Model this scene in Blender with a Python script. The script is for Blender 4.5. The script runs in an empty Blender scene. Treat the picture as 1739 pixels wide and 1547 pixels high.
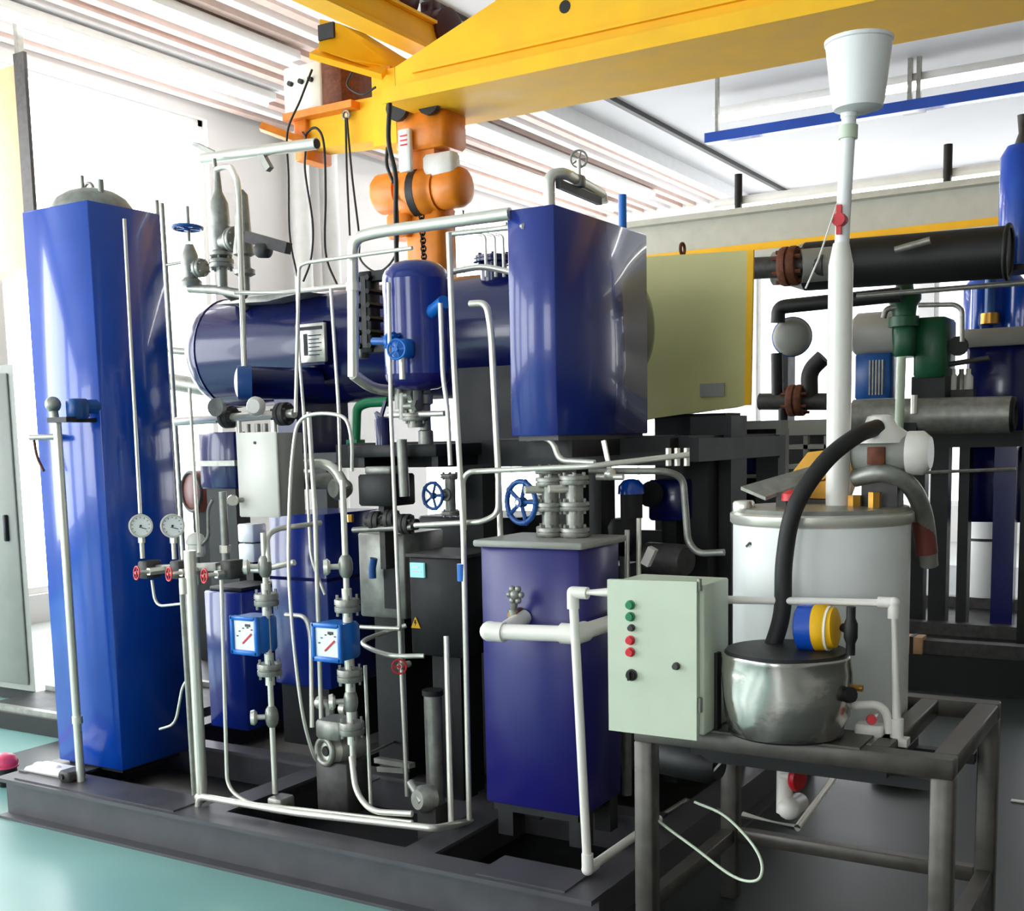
import bpy, math, random
from mathutils import Vector as V
random.seed(7)
scene = bpy.context.scene
col = scene.collection

# ------------------------------------------------------------------ camera
FPX, CX, CY = 1991.09, 841.28, 986.66
YAW, PIT, ROL = (math.radians(a) for a in (31.68335, -6.91626, -1.2845))
CAM = V((0, 0, 1.55))
F_ = V((-math.sin(YAW)*math.cos(PIT), math.cos(YAW)*math.cos(PIT), math.sin(PIT)))
r0 = V((math.cos(YAW), math.sin(YAW), 0)); u0 = r0.cross(F_)
R_ = r0*math.cos(ROL) + u0*math.sin(ROL); U_ = u0*math.cos(ROL) - r0*math.sin(ROL)
cd = bpy.data.cameras.new('camera'); cam = bpy.data.objects.new('camera', cd); col.objects.link(cam)
from mathutils import Matrix
M = Matrix((R_, U_, -F_)).transposed().to_4x4(); M.translation = CAM; cam.matrix_world = M
cd.sensor_fit = 'HORIZONTAL'; cd.sensor_width = 36; cd.lens = FPX*36/1739
cd.shift_x = (869.5-CX)/1739; cd.shift_y = (CY-773.5)/1739
cd.clip_start = .05; cd.clip_end = 200
scene.camera = cam

# ------------------------------------------------------------------ world, exposure
w = bpy.data.worlds.new('world'); scene.world = w; w.use_nodes = True
bg = w.node_tree.nodes['Background']; bg.inputs[0].default_value = (.86, .93, 1, 1); bg.inputs[1].default_value = 1.2
vs = scene.view_settings; vs.view_transform = 'Standard'; vs.look = 'None'; vs.gamma = 1; vs.use_curve_mapping = False
vs.exposure = 0.5
WIN = 5.0      # radiance of the daylit frosted window panes
TUBE = 9.0     # fluorescent tubes

# ------------------------------------------------------------------ helpers
def at(x, y, X=None, Y=None, Z=None):
    """measure: where the sight line through a photo point meets a given plane of the room"""
    d = F_ + R_*((x-CX)/FPX) - U_*((y-CY)/FPX)
    t = X/d.x if X is not None else Y/d.y if Y is not None else (Z-CAM.z)/d.z
    return CAM + d*t
def pl(*q): return [at(a[0], a[1], Y=a[2]) for a in q]
def rp(wpx, p): return wpx*((V(p)-CAM).dot(F_))/FPX/2      # radius in metres of something wpx wide at p
def lin(c): return tuple(((v/255)/12.92 if v/255 <= .04045 else ((v/255+.055)/1.055)**2.4) for v in c)
MATS = {}
def mat(name, rgb, rough=.5, metal=0, var=.12, scale=9, bump=.0, emit=None, trans=0, coat=0):
    m = bpy.data.materials.new(name); m.use_nodes = True; nt = m.node_tree; b = nt.nodes['Principled BSDF']
    c = lin(rgb)
    tc = nt.nodes.new('ShaderNodeTexCoord'); n = nt.nodes.new('ShaderNodeTexNoise'); n.inputs['Scale'].default_value = scale
    n.inputs['Detail'].default_value = 5; nt.links.new(tc.outputs['Object'], n.inputs['Vector'])
    r = nt.nodes.new('ShaderNodeValToRGB'); e = r.color_ramp.elements
    e[0].position = .3; e[1].position = .7
    e[0].color = (*[v*(1-var) for v in c], 1); e[1].color = (*[min(1, v*(1+var)) for v in c], 1)
    nt.links.new(n.outputs['Fac'], r.inputs[0]); nt.links.new(r.outputs[0], b.inputs['Base Color'])
    mr = nt.nodes.new('ShaderNodeMapRange'); mr.inputs['To Min'].default_value = max(.02, rough*.8); mr.inputs['To Max'].default_value = min(1, rough*1.2)
    nt.links.new(n.outputs['Fac'], mr.inputs['Value']); nt.links.new(mr.outputs[0], b.inputs['Roughness'])
    b.inputs['Metallic'].default_value = metal
    b.inputs['Coat Weight'].default_value = coat
    if trans: b.inputs['Transmission Weight'].default_value = trans
    if bump:
        bp = nt.nodes.new('ShaderNodeBump'); bp.inputs['Strength'].default_value = bump; bp.inputs['Distance'].default_value = .01
        nt.links.new(n.outputs['Fac'], bp.inputs['Height']); nt.links.new(bp.outputs[0], b.inputs['Normal'])
    if emit:
        b.inputs['Emission Color'].default_value = (*lin(emit[0]), 1); b.inputs['Emission Strength'].default_value = emit[1]
    MATS[name] = m; return m
PBLUE = mat('casing_blue_paint', (22, 46, 132), .22, 0, .1, 3, .02, coat=.3)
BLUE = mat('blue_paint', (14, 72, 176), .2, 0, .1, 3, .02, coat=.35)
BLUE2 = mat('violet_blue_paint', (30, 28, 108), .32, 0, .08, 3)
NAVY = mat('navy_paint', (12, 20, 82), .22, 0, .12, 4, coat=.3)
LBLUE = mat('light_blue_enamel', (22, 110, 200), .3)
VBLUE = mat('valve_blue', (24, 80, 150), .35)
STEEL = mat('stainless_steel', (228, 225, 212), .3, .6, .02, 6)
SHEET = mat('polished_sheet_steel', (190, 188, 180), .2, .9, .08, 5, .45)
GALV = mat('dull_steel', (150, 150, 142), .42, .6, .2, 25)
IRON = mat('cast_iron', (70, 68, 66), .55, .4, .3, 30)
DARK = mat('dark_steel', (30, 31, 31), .5, .3, .3, 10)
SKID = mat('skid_grey_paint', (74, 72, 76), .45, 0, .2, 8)
BLACK = mat('black_plastic', (10, 11, 11), .55)
RUBBER = mat('black_rubber', (26, 24, 24), .6)
WHITE = mat('white_paint', (228, 228, 224), .4, 0, .04)
PVC = mat('white_pvc', (236, 232, 222), .35, 0, .03)
CREAM = mat('pale_green_enamel', (202, 214, 190), .4, 0, .03)
POLY = mat('milky_polyethylene', (240, 240, 238), .4, 0, .02)
YEL = mat('crane_yellow', (250, 190, 8), .62, 0, .06, 4)
ORANGE = mat('hoist_orange', (226, 130, 30), .4, 0, .12, 10)
OLIVE = mat('khaki_panel', (200, 194, 132), .5, 0, .05, 4)
BEIGE = mat('beige_cladding', (196, 154, 112), .6)
MAROON = mat('maroon_motor', (62, 18, 22), .45)
RED = mat('red_plastic', (205, 30, 40), .4)
PINK = mat('pink_plastic', (232, 70, 110), .4)
GREEN = mat('green_plastic', (20, 130, 80), .4)
DGREEN = mat('dark_green_enamel', (16, 82, 50), .4)
BRASS = mat('brass', (190, 140, 60), .3, .8)
RUST = mat('rusted_flange', (104, 58, 36), .7, .2, .4, 40)
TABLE = mat('table_bare_steel', (86, 82, 76), .42, .4, .25, 14)
TILEW = mat('wall_white', (226, 224, 222), .7, 0, .03, 2)
CEIL = mat('ceiling_grey', (206, 205, 206), .7, 0, .05, 1)
SLATW = mat('slat_white', (240, 240, 240), .5, 0, .03)
SLATP = mat('slat_pinkish_brown', (204, 178, 166), .6, 0, .08)
GREYB = mat('beam_grey', (190, 191, 178), .5, 0, .06)
GREYC = mat('cabinet_grey', (150, 150, 142), .5, 0, .06)
FACE = mat('dial_face', (238, 240, 238), .3, 0, .02)
SCREEN = mat('screen_cyan', (150, 220, 220), .3, emit=((150, 220, 220), .35))
TEALW = mat('pale_teal_white', (236, 238, 234), .35, 0, .03)
REDBR = mat('red_brown', (110, 50, 40), .5, 0, .25)
PANE = mat('frosted_pane', (250, 250, 250), .6, emit=((246, 250, 255), WIN))
PANE2 = mat('shaded_frosted_pane', (250, 250, 250), .6, emit=((246, 250, 255), 1.5))
LAMP = mat('lamp_tube', (255, 255, 255), .5, emit=((255, 255, 255), TUBE))
# floor: teal epoxy aisle, darker grey zone under and beside the machines, with wear
FLOOR = mat('pale_grey_floor', (168, 172, 168), .3, 0, .08, 1.2)
TEAL = mat('teal_epoxy_floor', (126, 172, 164), .3, 0, .12, 1.2)
DFLOOR = mat('dark_grey_floor', (44, 52, 51), .42, 0, .3, 1.6)

def rot_basis(ax):
    ax = V(ax).normalized(); h = V((0, 0, 1)) if abs(ax.z) < .9 else V((1, 0, 0))
    u = h.cross(ax).normalized(); return ax, u, ax.cross(u)
class MB:
    def __init__(s): s.v = []; s.f = []
    def add(s, vs, fs):
        o = len(s.v); s.v += [V(a) for a in vs]; s.f += [tuple(o+i for i in f) for f in fs]; return s
    def box(s, x0, x1, y0, y1, z0, z1, ch=0):
        if x1 < x0: x0, x1 = x1, x0
        if y1 < y0: y0, y1 = y1, y0
        if z1 < z0: z0, z1 = z1, z0
        ch = min(ch, .45*min(x1-x0, y1-y0, z1-z0))
        if ch <= 0:
            vs = [(x, y, z) for z in (z0, z1) for y in (y0, y1) for x in (x0, x1)]
            return s.add(vs, [(0, 2, 3, 1), (4, 5, 7, 6), (0, 1, 5, 4), (2, 6, 7, 3), (0, 4, 6, 2), (1, 3, 7, 5)])
        def ring(z, i):
            a, b, c, d, k = x0+i, x1-i, y0+i, y1-i, ch
            return [(a+k, c, z), (b-k, c, z), (b, c+k, z), (b, d-k, z), (b-k, d, z), (a+k, d, z), (a, d-k, z), (a, c+k, z)]
        vs = ring(z0, ch*.6)+ring(z0+ch, 0)+ring(z1-ch, 0)+ring(z1, ch*.6)
        fs = [tuple(range(7, -1, -1)), tuple(range(24, 32))]
        for k in range(3):
            for i in range(8): fs.append((8*k+i, 8*k+(i+1) % 8, 8*k+8+(i+1) % 8, 8*k+8+i))
        return s.add(vs, fs)
    def bar(s, p, q, w, h, up=(0, 0, 1)):      # square bar between two points
        p, q = V(p), V(q); a = (q-p).normalized(); u = V(up)
        if abs(a.dot(u)) > .95: u = V((0, 1, 0))
        b = a.cross(u).normalized(); c = b.cross(a)
        vs = [e+b*i*w/2+c*j*h/2 for e in (p, q) for i, j in ((-1, -1), (1, -1), (1, 1), (-1, 1))]
        return s.add(vs, [(3, 2, 1, 0), (4, 5, 6, 7)]+[(i, (i+1) % 4, 4+(i+1) % 4, 4+i) for i in range(4)])
    def lathe(s, p, ax, prof, n=18, cap=True):
        p = V(p); ax, u, w_ = rot_basis(ax); vs = []; fs = []; k = len(prof)
        for t, r in prof:
            for i in range(n):
                a = 2*math.pi*i/n; vs.append(p+ax*t+(u*math.cos(a)+w_*math.sin(a))*max(r, 1e-5))
        for j in range(k-1):
            for i in range(n): fs.append((j*n+i, j*n+(i+1) % n, (j+1)*n+(i+1) % n, (j+1)*n+i))
        fs.append(tuple(range(n-1, -1, -1)))
        if cap: fs.append(tuple((k-1)*n+i for i in range(n)))
        return s.add(vs, fs)
    def cyl(s, p, q, r, r2=None, n=14):
        p, q = V(p), V(q); return s.lathe(p, q-p, [(0, r), ((q-p).length, r if r2 is None else r2)], n)
    def ball(s, c, r, n=14, sz=1):
        k = 8; return s.lathe(V(c)-V((0, 0, r*sz)), (0, 0, 1), [(r*sz*(1-math.cos(math.pi*i/k)), r*math.sin(math.pi*i/k)) for i in range(k+1)], n)
    def torus(s, c, ax, R, r, n=24, k=8):
        c = V(c); ax, u, w_ = rot_basis(ax); vs = []; fs = []
        for i in range(n):
            a = 2*math.pi*i/n; d = u*math.cos(a)+w_*math.sin(a)
            for j in range(k):
                b = 2*math.pi*j/k; vs.append(c+d*(R+r*math.cos(b))+ax*r*math.sin(b))
        for i in range(n):
            for j in range(k): fs.append((i*k+j, ((i+1) % n)*k+j, ((i+1) % n)*k+(j+1) % k, i*k+(j+1) % k))
        return s.add(vs, fs)
    def tube(s, pts, r, n=10, bend=0, smooth=False, rib=0):
        pts = [V(p) for p in pts]
        if smooth:
            P = [pts[0]*2-pts[1]]+pts+[pts[-1]*2-pts[-2]]; o = []
            for i in range(1, len(P)-2):
                a, b, c, d = P[i-1:i+3]
                for k in range(8):
                    t = k/8; o.append(.5*((2*b)+(c-a)*t+(2*a-5*b+4*c-d)*t*t+(3*b-a-3*c+d)*t**3))
            pts = o+[pts[-1]]
        elif bend:
            o = [pts[0]]
            for i in range(1, len(pts)-1):
                a, b, c = pts[i-1], pts[i], pts[i+1]; d = min(bend, (a-b).length*.48, (c-b).length*.48)
                p, q = b+(a-b).normalized()*d, b+(c-b).normalized()*d
                for k in range(7):
                    t = k/6; o.append(p*(1-t)**2+b*2*t*(1-t)+q*t*t)
            pts = o+[pts[-1]]
        if rib:
            o = []
            for a, b in zip(pts, pts[1:]):
                m_ = max(1, int((b-a).length/rib)); o += [a.lerp(b, i/m_) for i in range(m_)]
            pts = o+[pts[-1]]
        vs = []; fs = []; u = None
        for i, p in enumerate(pts):
            t = (pts[min(i+1, len(pts)-1)]-pts[max(i-1, 0)]).normalized()
            if u is None: _, u, _ = rot_basis(t)
            u = (u-t*u.dot(t)).normalized(); w_ = t.cross(u)
            rr = r*(1.0 if not rib or i % 2 else .86)
            for j in range(n):
                a = 2*math.pi*j/n; vs.append(p+(u*math.cos(a)+w_*math.sin(a))*rr)
        k = len(pts)
        for i in range(k-1):
            for j in range(n): fs.append((i*n+j, i*n+(j+1) % n, (i+1)*n+(j+1) % n, (i+1)*n+j))
        fs.append(tuple(range(n-1, -1, -1))); fs.append(tuple((k-1)*n+j for j in range(n)))
        return s.add(vs, fs)
    def prism(s, pts, vec):
        pts = [V(p) for p in pts]; vec = V(vec); n = len(pts)
        return s.add(pts+[p+vec for p in pts], [tuple(range(n)), tuple(range(2*n-1, n-1, -1))]+[(i, n+i, n+(i+1) % n, (i+1) % n) for i in range(n)])
    def flange(s, c, ax, R, th, bolts=6):
        ax = V(ax).normalized(); c = V(c); s.lathe(c-ax*th*.5, ax, [(0, R*.96), (th*.1, R), (th*.42, R), (th*.46, R*.9), (th*.54, R*.9), (th*.58, R), (th*.9, R), (th, R*.96)], 18)
        _, u, w_ = rot_basis(ax)
        for i in range(bolts):
            a = 2*math.pi*(i+.5)/bolts; p = c+(u*math.cos(a)+w_*math.sin(a))*R*.76
            s.cyl(p-ax*th*.85, p+ax*th*.85, R*.11, n=6)
        return s
    def bounds(s):
        return V([min(v[i] for v in s.v) for i in range(3)]), V([max(v[i] for v in s.v) for i in range(3)])
def mesh(name, mb, m, org):
    me = bpy.data.meshes.new(name); me.from_pydata([tuple(v-org) for v in mb.v], [], mb.f)
    me.materials.append(m); me.update()
    me.polygons.foreach_set('use_smooth', [True]*len(me.polygons)); me.set_sharp_from_angle(angle=math.radians(47))
    o = bpy.data.objects.new(name, me); col.objects.link(o); return o
class T:                                    # a thing of several parts
    def __init__(s, name, label, cat, group=None): s.a = (name, label, cat, group); s.ps = []
    def p(s, name, mb, m, label=None, under=None): s.ps.append((name, mb, m, label, under)); return len(s.ps)-1
    def end(s):
        lo = V((1e9,)*3); hi = V((-1e9,)*3)
        for p in s.ps:
            a, b = p[1].bounds(); lo = V(map(min, lo, a)); hi = V(map(max, hi, b))
        org = V(((lo.x+hi.x)/2, (lo.y+hi.y)/2, lo.z)); n, l, c, g = s.a
        e = bpy.data.objects.new(n, None); col.objects.link(e); e.location = org; e.empty_display_size = .1
        e['label'] = l; e['category'] = c
        if g: e['group'] = g
        objs = []
        for name, mb, m, lab, un in s.ps:
            o = mesh(name, mb, m, org); o.parent = e if un is None else objs[un]
            if lab: o['label'] = lab
            objs.append(o)
        return e
def one(name, mb, m, label, cat, group=None):
    a, b = mb.bounds(); org = V(((a.x+b.x)/2, (a.y+b.y)/2, a.z)); o = mesh(name, mb, m, org); o.location = org
    o['label'] = label; o['category'] = cat
    if group: o['group'] = group
    return o
def S(name, mb, m, parent=None, label=None):
    o = mesh(name, mb, m, V((0, 0, 0)))
    if parent: o.parent = parent
    else: o['kind'] = 'structure'
    if label: o['label'] = label
    return o
TOCAM = lambda p: (CAM-V(p)).normalized()

# ------------------------------------------------------------------ the hall
X0, X1, Y0, Y1, ZC = -9.0, 6.0, -5.0, 17.0, 5.0
S('floor', MB().box(X0-.2, X1, Y0, Y1+.2, -.2, 0), FLOOR)
S('trim_5', MB().box(X0, -1.9, Y0, 5.6, -.01, .004), TEAL, label='teal floor coating of the aisle')
fl2 = S('trim_1', MB().box(-1.9, X1-.05, 1.2, 14, -.01, .006).box(-5.2, -1.9, 3.3, 14, -.01, .006), DFLOOR, label='dark grey floor zone of the machine bay')
ceil = S('ceiling', MB().box(X0-.2, X1, Y0, Y1+.2, ZC, ZC+.15), CEIL)
k = 0
for x in [-8.75+.21*i for i in range(12)]:
    S('slat', MB().box(x-.05, x+.05, 2.0, Y1-.05, ZC-.07, ZC), SLATP if k % 3 != 1 else SLATW, ceil); k += 1
def wall(name, axis, c, t, a0, a1, openings, z1):   # openings: (a, b, zlo, zhi)
    m = MB(); cur = a0
    def b(p, q, lo, hi):
        if q-p > 1e-4 and hi-lo > 1e-4: (m.box(c, c+t, p, q, lo, hi) if axis == 'x' else m.box(p, q, c, c+t, lo, hi))
    for (a, e, lo, hi) in openings:
        b(cur, a, 0, z1); b(a, e, 0, lo); b(a, e, hi, z1); cur = e
    b(cur, a1, 0, z1); return S(name, m, TILEW)
LW = [(-4.5, -1.5, .5, 4.5), (-.8, 2.6, .5, 4.5), (3.2, 6.2, .3, 4.5), (6.6, 9.15, .25, 4.86), (12.9, 16.4, .3, 4.7)]
BW = [(-8.6, -6.3, .8, 4.5), (-5.9, -3.6, .5, 4.85), (-3.4, -.6, .5, 4.85), (-.4, 2.6, .5, 4.85)]
wall('wall_left', 'x', X0-.2, .2, Y0, Y1, LW, ZC)
wall('wall_back', 'y', Y1, .2, X0, X1, BW, ZC)
S('wall_right', MB().box(X1, X1+.2, Y0, Y1+.2, 0, ZC), GREYC)
FILLW = [(-8.5, -6.0, .9, 4.2), (-2.4, -.3, 1.0, 3.9)]  # unseen front windows, added to brighten drum, table and front faces
wall('wall_front', 'y', Y0-.2, .2, X0-.2, X1+.2, FILLW, ZC)
k = 1
for axis, c, ops in (('x', X0-.1, LW), ('y', Y1+.1, BW), ('y', Y0-.1, FILLW)):
    for (a, b, lo, hi) in ops:
        m = MB(); n = 1 if (a, b) in ((6.6, 9.15), (-5.9, -3.6), (-3.4, -.6)) else 3; t = .03
        def bb(p, q, z0, z1, d=t):
            m.box(c-d, c+d, p, q, z0, z1) if axis == 'x' else m.box(p, q, c-d, c+d, z0, z1)
        bb(a, b, lo, lo+.06); bb(a, b, hi-.06, hi); bb(a, a+.06, lo, hi); bb(b-.06, b, lo, hi)
        for i in range(1, n): q = a+(b-a)*i/n; bb(q-.02, q+.02, lo, hi)
        o = S('window_%d' % k, m, WHITE); k += 1  # the front-wall ones are the added fill light
        for i in range(n):
            p, q = a+(b-a)*i/n+.02, a+(b-a)*(i+1)/n-.02; m = MB(); bb(p, q, lo+.05, hi-.05, .006); S('pane', m, PANE2 if ops is BW else PANE, o)
# white ceiling beam along the hall and its neighbours
S('trim_2', MB().box(-6.16, -6.0, 2, Y1, ZC-.16, ZC), SLATW, label='narrow bright white ceiling beam')
S('trim_3', MB().box(-5.5, -5.44, 2, Y1, ZC-.05, ZC), IRON, label='thin dark joint line in the ceiling')
for i, (yy) in enumerate((10.35, 10.85)):
    p = V((-8.82, yy, 0)); one('column', MB().lathe(p, (0, 0, 1), [(0, .16), (.1, .16), (.12, .11), (4.8, .11), (4.85, .14), (5, .14)], 18), WHITE,
        ('left' if i == 0 else 'right')+' one of the two round white columns behind the yellow crane pendant cables', 'column')
# left: hanging beige duct and grey cabinet
m = MB().prism([(-8.4, 6, 2.93), (-7.86, 6, 2.93), (-7.86, 6, 4.42), (-8.4, 6, 4.42)], (-.3, .3, 0))
t = T('wall_duct', 'beige hanging duct at the far left under the ceiling', 'duct'); t.p('duct_shell', m, BEIGE); t.p('edge_strip', MB().box(-7.86, -7.74, 6.0, 6.03, 2.9, 4.5), IRON, 'dark edge strip')
t.p('hanger', MB().box(-8.1, -8.05, 6.2, 6.25, 4.42, 5), GALV); t.end()
t = T('grey_cabinet', 'tall grey steel cabinet cut off by the left edge', 'cabinet'); t.p('body', MB().prism([(-6.8, 4.5, .08), (-6.09, 4.5, .08), (-6.09, 4.5, 2.05), (-6.8, 4.5, 2.05)], (-.5, .33, 0)), GREYC); t.p('plinth', MB().prism([(-6.78, 4.53, .006), (-6.13, 4.53, .006), (-6.13, 4.53, .08), (-6.78, 4.53, .08)], (-.46, .3, 0)), BLACK)
t.p('door_panel', MB().box(-6.75, -6.14, 4.485, 4.5, .12, 2.0, .006), GREYC); t.p('handle', MB().box(-6.24, -6.21, 4.46, 4.486, 1.0, 1.16, .006), BLACK); t.end()
# low platform with rails beyond the blue tank
t = T('low_platform', 'low dark platform with light rails behind the left end of the skid', 'platform'); t.p('deck', MB().box(-6.0, -4.75, 4.0, 6.4, .006, .1), DARK)
for y in (4.02, 4.5, 5.0): t.p('rail', MB().box(-6.0, -4.8, y, y+.04, .1, .13), GALV)
t.end()
for i, (a, b) in enumerate(((.13, .3), (.31, .45))):
    one('white_crate', MB().box(-6.05, -5.35, 4.62, 5.0, a, b-.005, .012), TEALW, ('lower' if i == 0 else 'upper')+' pale crate stacked on the low platform left of the blue tank', 'crate')

# ------------------------------------------------------------------ crane
def slab(pts, vec): return MB().prism(pts, vec)
t = T('crane_girder', 'large yellow crane girder running across the top of the picture', 'crane')
gz = 3.8; xe = 4.5
t.p('web', slab([(-4.75, 6.58, gz+.02), (xe, 6.58, gz+.02), (xe, 6.58, 4.72), (-2.55, 6.58, 4.72), (-4.75, 6.58, 4.0)], (0, .68, 0)), YEL)
t.p('bottom_flange', MB().box(-4.8, xe, 6.5, 7.32, gz-.03, gz+.02), YEL)
t.p('flange_lip', MB().box(-4.8, xe, 6.49, 6.5, gz-.045, gz+.05), YEL)
t.p('stiffener', MB().box(-4.6, xe, 6.55, 6.58, gz+.13, gz+.15), YEL)
t.p('web_hole', MB().cyl(at(960, 12, Y=6.585), at(960, 12, Y=6.585)+V((0, -.008, 0)), .038), BLACK, 'dark round hole')
t.end()
t = T('end_carriage', 'yellow end carriage at the left end of the crane girder', 'crane')
t.p('rail_beam', MB().box(-4.80, -4.69, 4.6, 8.4, 4.2, 4.36, .01), YEL)
t.p('top_plate', MB().box(-4.83, -4.66, 4.6, 8.4, 4.36, 4.38), YEL)
t.p('bottom_plate', MB().box(-4.83, -4.66, 4.6, 8.4, 4.17, 4.2), YEL)
c = at(560, 60, Y=6.6)
t.p('wheel_housing', MB().prism([at(543, 32, Y=6.6), at(577, 40, Y=6.6), at(650, 85, Y=6.9), at(655, 112, Y=6.9), at(600, 104, Y=6.6), at(541, 85, Y=6.6)], (.02, .25, 0)), YEL)
q = at(556, 53, Y=6.59); t.p('inspection_hole', MB().box(q.x-.075, q.x+.06, 6.58, 6.6, q.z-.05, q.z+.05), BLACK)
t.p('lower_lip', MB().prism([at(525, 90, Y=6.55), at(545, 78, Y=6.7), at(660, 112, Y=6.9), at(648, 126, Y=6.75)], (0, 0, -.04)), YEL)
t.p('drop_plate', MB().prism([at(640, 112, Y=6.86), at(662, 112, Y=6.86), at(668, 170, Y=6.86), at(655, 165, Y=6.86)], (0, .06, 0)), ORANGE)
t.end()
def motor(name, p, ax, L, r, m, label, cat='motor'):
    p = V(p); ax = V(ax).normalized(); t = T(name, label, cat)
    t.p('body', MB().lathe(p, ax, [(0, r*.86), (L*.06, r), (L*.7, r), (L*.72, r*.9), (L*.76, r*.9)], 20), m)
    f = MB(); _, u, w_ = rot_basis(ax)
    for i in range(14):
        a = 2*math.pi*i/14; d = u*math.cos(a)+w_*math.sin(a); f.bar(p+ax*L*.1+d*r*1.03, p+ax*L*.68+d*r*1.03, r*.07, r*.12, d)
    t.p('cooling_fins', f, m)
    t.p('fan_cover', MB().lathe(p+ax*L*.76, ax, [(0, r*.97), (L*.18, r*.97), (L*.24, r*.7)], 20), m)
    t.p('terminal_box', MB().box(p.x+ax.x*L*.4-r*.4, p.x+ax.x*L*.4+r*.4, p.y+ax.y*L*.4-r*.4, p.y+ax.y*L*.4+r*.4, p.z+r*.9, p.z+r*1.5, .01), m); t.end()
p = at(640, 10, Y=6.9); motor('crane_motor', p+V((-.2, 0, .02)), (1, 0, 0), .5, .13, MAROON, 'upper maroon drive motor on the crane end carriage, at the top edge')
p = at(722, 64, Y=7.15); motor('crane_motor', p+V((-.06, 0, 0)), (1, -.2, 0), .34, .14, MAROON, 'lower maroon drive motor between the end carriage and the yellow girder')
t = T('hanging_beam', 'short yellow beam carrying the pendant cables left of the hoist', 'beam')
t.p('web', MB().prism([at(515, 188, Y=6.9), at(655, 160, Y=6.9), at(668, 236, Y=6.9), at(520, 254, Y=6.9)], (0, .22, 0)), YEL)
t.p('side_arm', MB().bar(at(443, 215, Y=6.7), at(522, 244, Y=6.9), .1, .05), ORANGE)
t.p('hanger_plate', MB().box(-5.15, -4.95, 6.85, 7.1, 3.6, 4.1), YEL)
t.p('end_bracket', MB().box(*(lambda q: (q.x-.06, q.x+.06, 6.86, 7.15, q.z-.2, q.z+.2))(at(512, 225, Y=6.88)), .01), ORANGE)
t.end()
a, b = at(492, 122, Y=6.9), at(592, 178, Y=6.9)
t = T('crane_control_box', 'cream electric box with dark side on the yellow hanging beam', 'box'); t.p('housing', MB().box(a.x, a.x+.35, 6.82, 7.2, b.z, a.z, .012), PVC)
t.p('side_panel', MB().box(a.x+.35, b.x, 6.83, 7.2, b.z, a.z, .01), RUST); t.p('mounting_plate', MB().box(a.x, b.x+.1, 6.8, 7.2, b.z-.05, b.z), ORANGE)
for dx in (.08, .18, .27): t.p('cable_gland', MB().cyl((a.x+dx, 6.82, a.z-.12), (a.x+dx, 6.79, a.z-.12), .018), BLACK)
t.end()
# hoist
t = T('chain_hoist', 'orange electric chain hoist hanging under the crane girder', 'hoist')
c = at(715, 328, Y=7.0)
t.p('hoist_body', MB().lathe(c+V((-.13, 0, 0)), (1, 0, 0), [(0, .15), (.02, .17), (.24, .17), (.26, .15), (.3, .15)], 22), ORANGE)
t.p('motor_cover', MB().lathe(c+V((.17, 0, 0)), (1, -.05, 0), [(0, .13), (.02, .14), (.16, .14), (.2, .12), (.22, .08)], 20), ORANGE)
t.p('brake_cover', MB().lathe(c+V((-.16, 0, .03)), (-1, 0, 0), [(0, .14), (.18, .14), (.22, .11)], 20), ORANGE)
t.p('dark_band', MB().lathe(c+V((-.02, 0, 0)), (1, 0, 0), [(0, .175), (.06, .175)], 22), BLACK)
t.p('chain_guide', MB().box(c.x-.25, c.x-.05, c.y-.1, c.y+.1, c.z-.3, c.z-.13, .02), ORANGE)
p = at(730, 235, Y=7.0)
t.p('trolley', MB().box(p.x-.2, p.x+.22, 6.85, 7.15, p.z-.1, p.z+.16, .03).box(p.x-.08, p.x+.1, 6.9, 7.1, p.z-.3, p.z), ORANGE)
t.p('trolley_wheel', MB().cyl((p.x-.12, 6.82, p.z+.18), (p.x-.12, 6.78, p.z+.18), .09), DARK); t.p('trolley_wheel', MB().cyl((p.x+.14, 6.82, p.z+.18), (p.x+.14, 6.78, p.z+.18), .09), DARK)
q = at(686, 255, Y=6.8); t.p('rating_plate', MB().box(q.x-.05, q.x+.05, 6.8, 6.84, q.z-.14, q.z+.14, .006), FACE, 'white rating plate')
s_ = MB()
for i, dz in enumerate((.06, .03, .0)): s_.box(q.x-.03, q.x+.03, 6.797, 6.8, q.z+dz+.03, q.z+dz+.04)
t.p('plate_print', s_, RED)
q2 = at(745, 275, Y=6.9); t.p('white_cover', MB().box(q2.x-.13, q2.x+.12, 6.88, 7.0, q2.z-.1, q2.z+.06, .02), WHITE)
ch = MB(); top = at(716, 368, Y=6.95); bot = at(722, 470, Y=6.95)
for i in range(16):
    pz = top.lerp(bot, i/15); ch.torus(pz, (1, 0, 0) if i % 2 else (0, 1, 0), .02, .007, 10, 5)
t.p('load_chain', ch, DARK)
p = at(734, 425, Y=7.05)
t.p('chain_bag', MB().box(p.x-.17, p.x+.13, p.y-.1, p.y+.14, p.z-.28, p.z+.3, .03), ORANGE)
t.p('bag_bracket', MB().box(p.x-.05, p.x+.05, p.y-.04, p.y+.04, p.z+.28, c.z-.1), ORANGE)
t.end()
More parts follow.
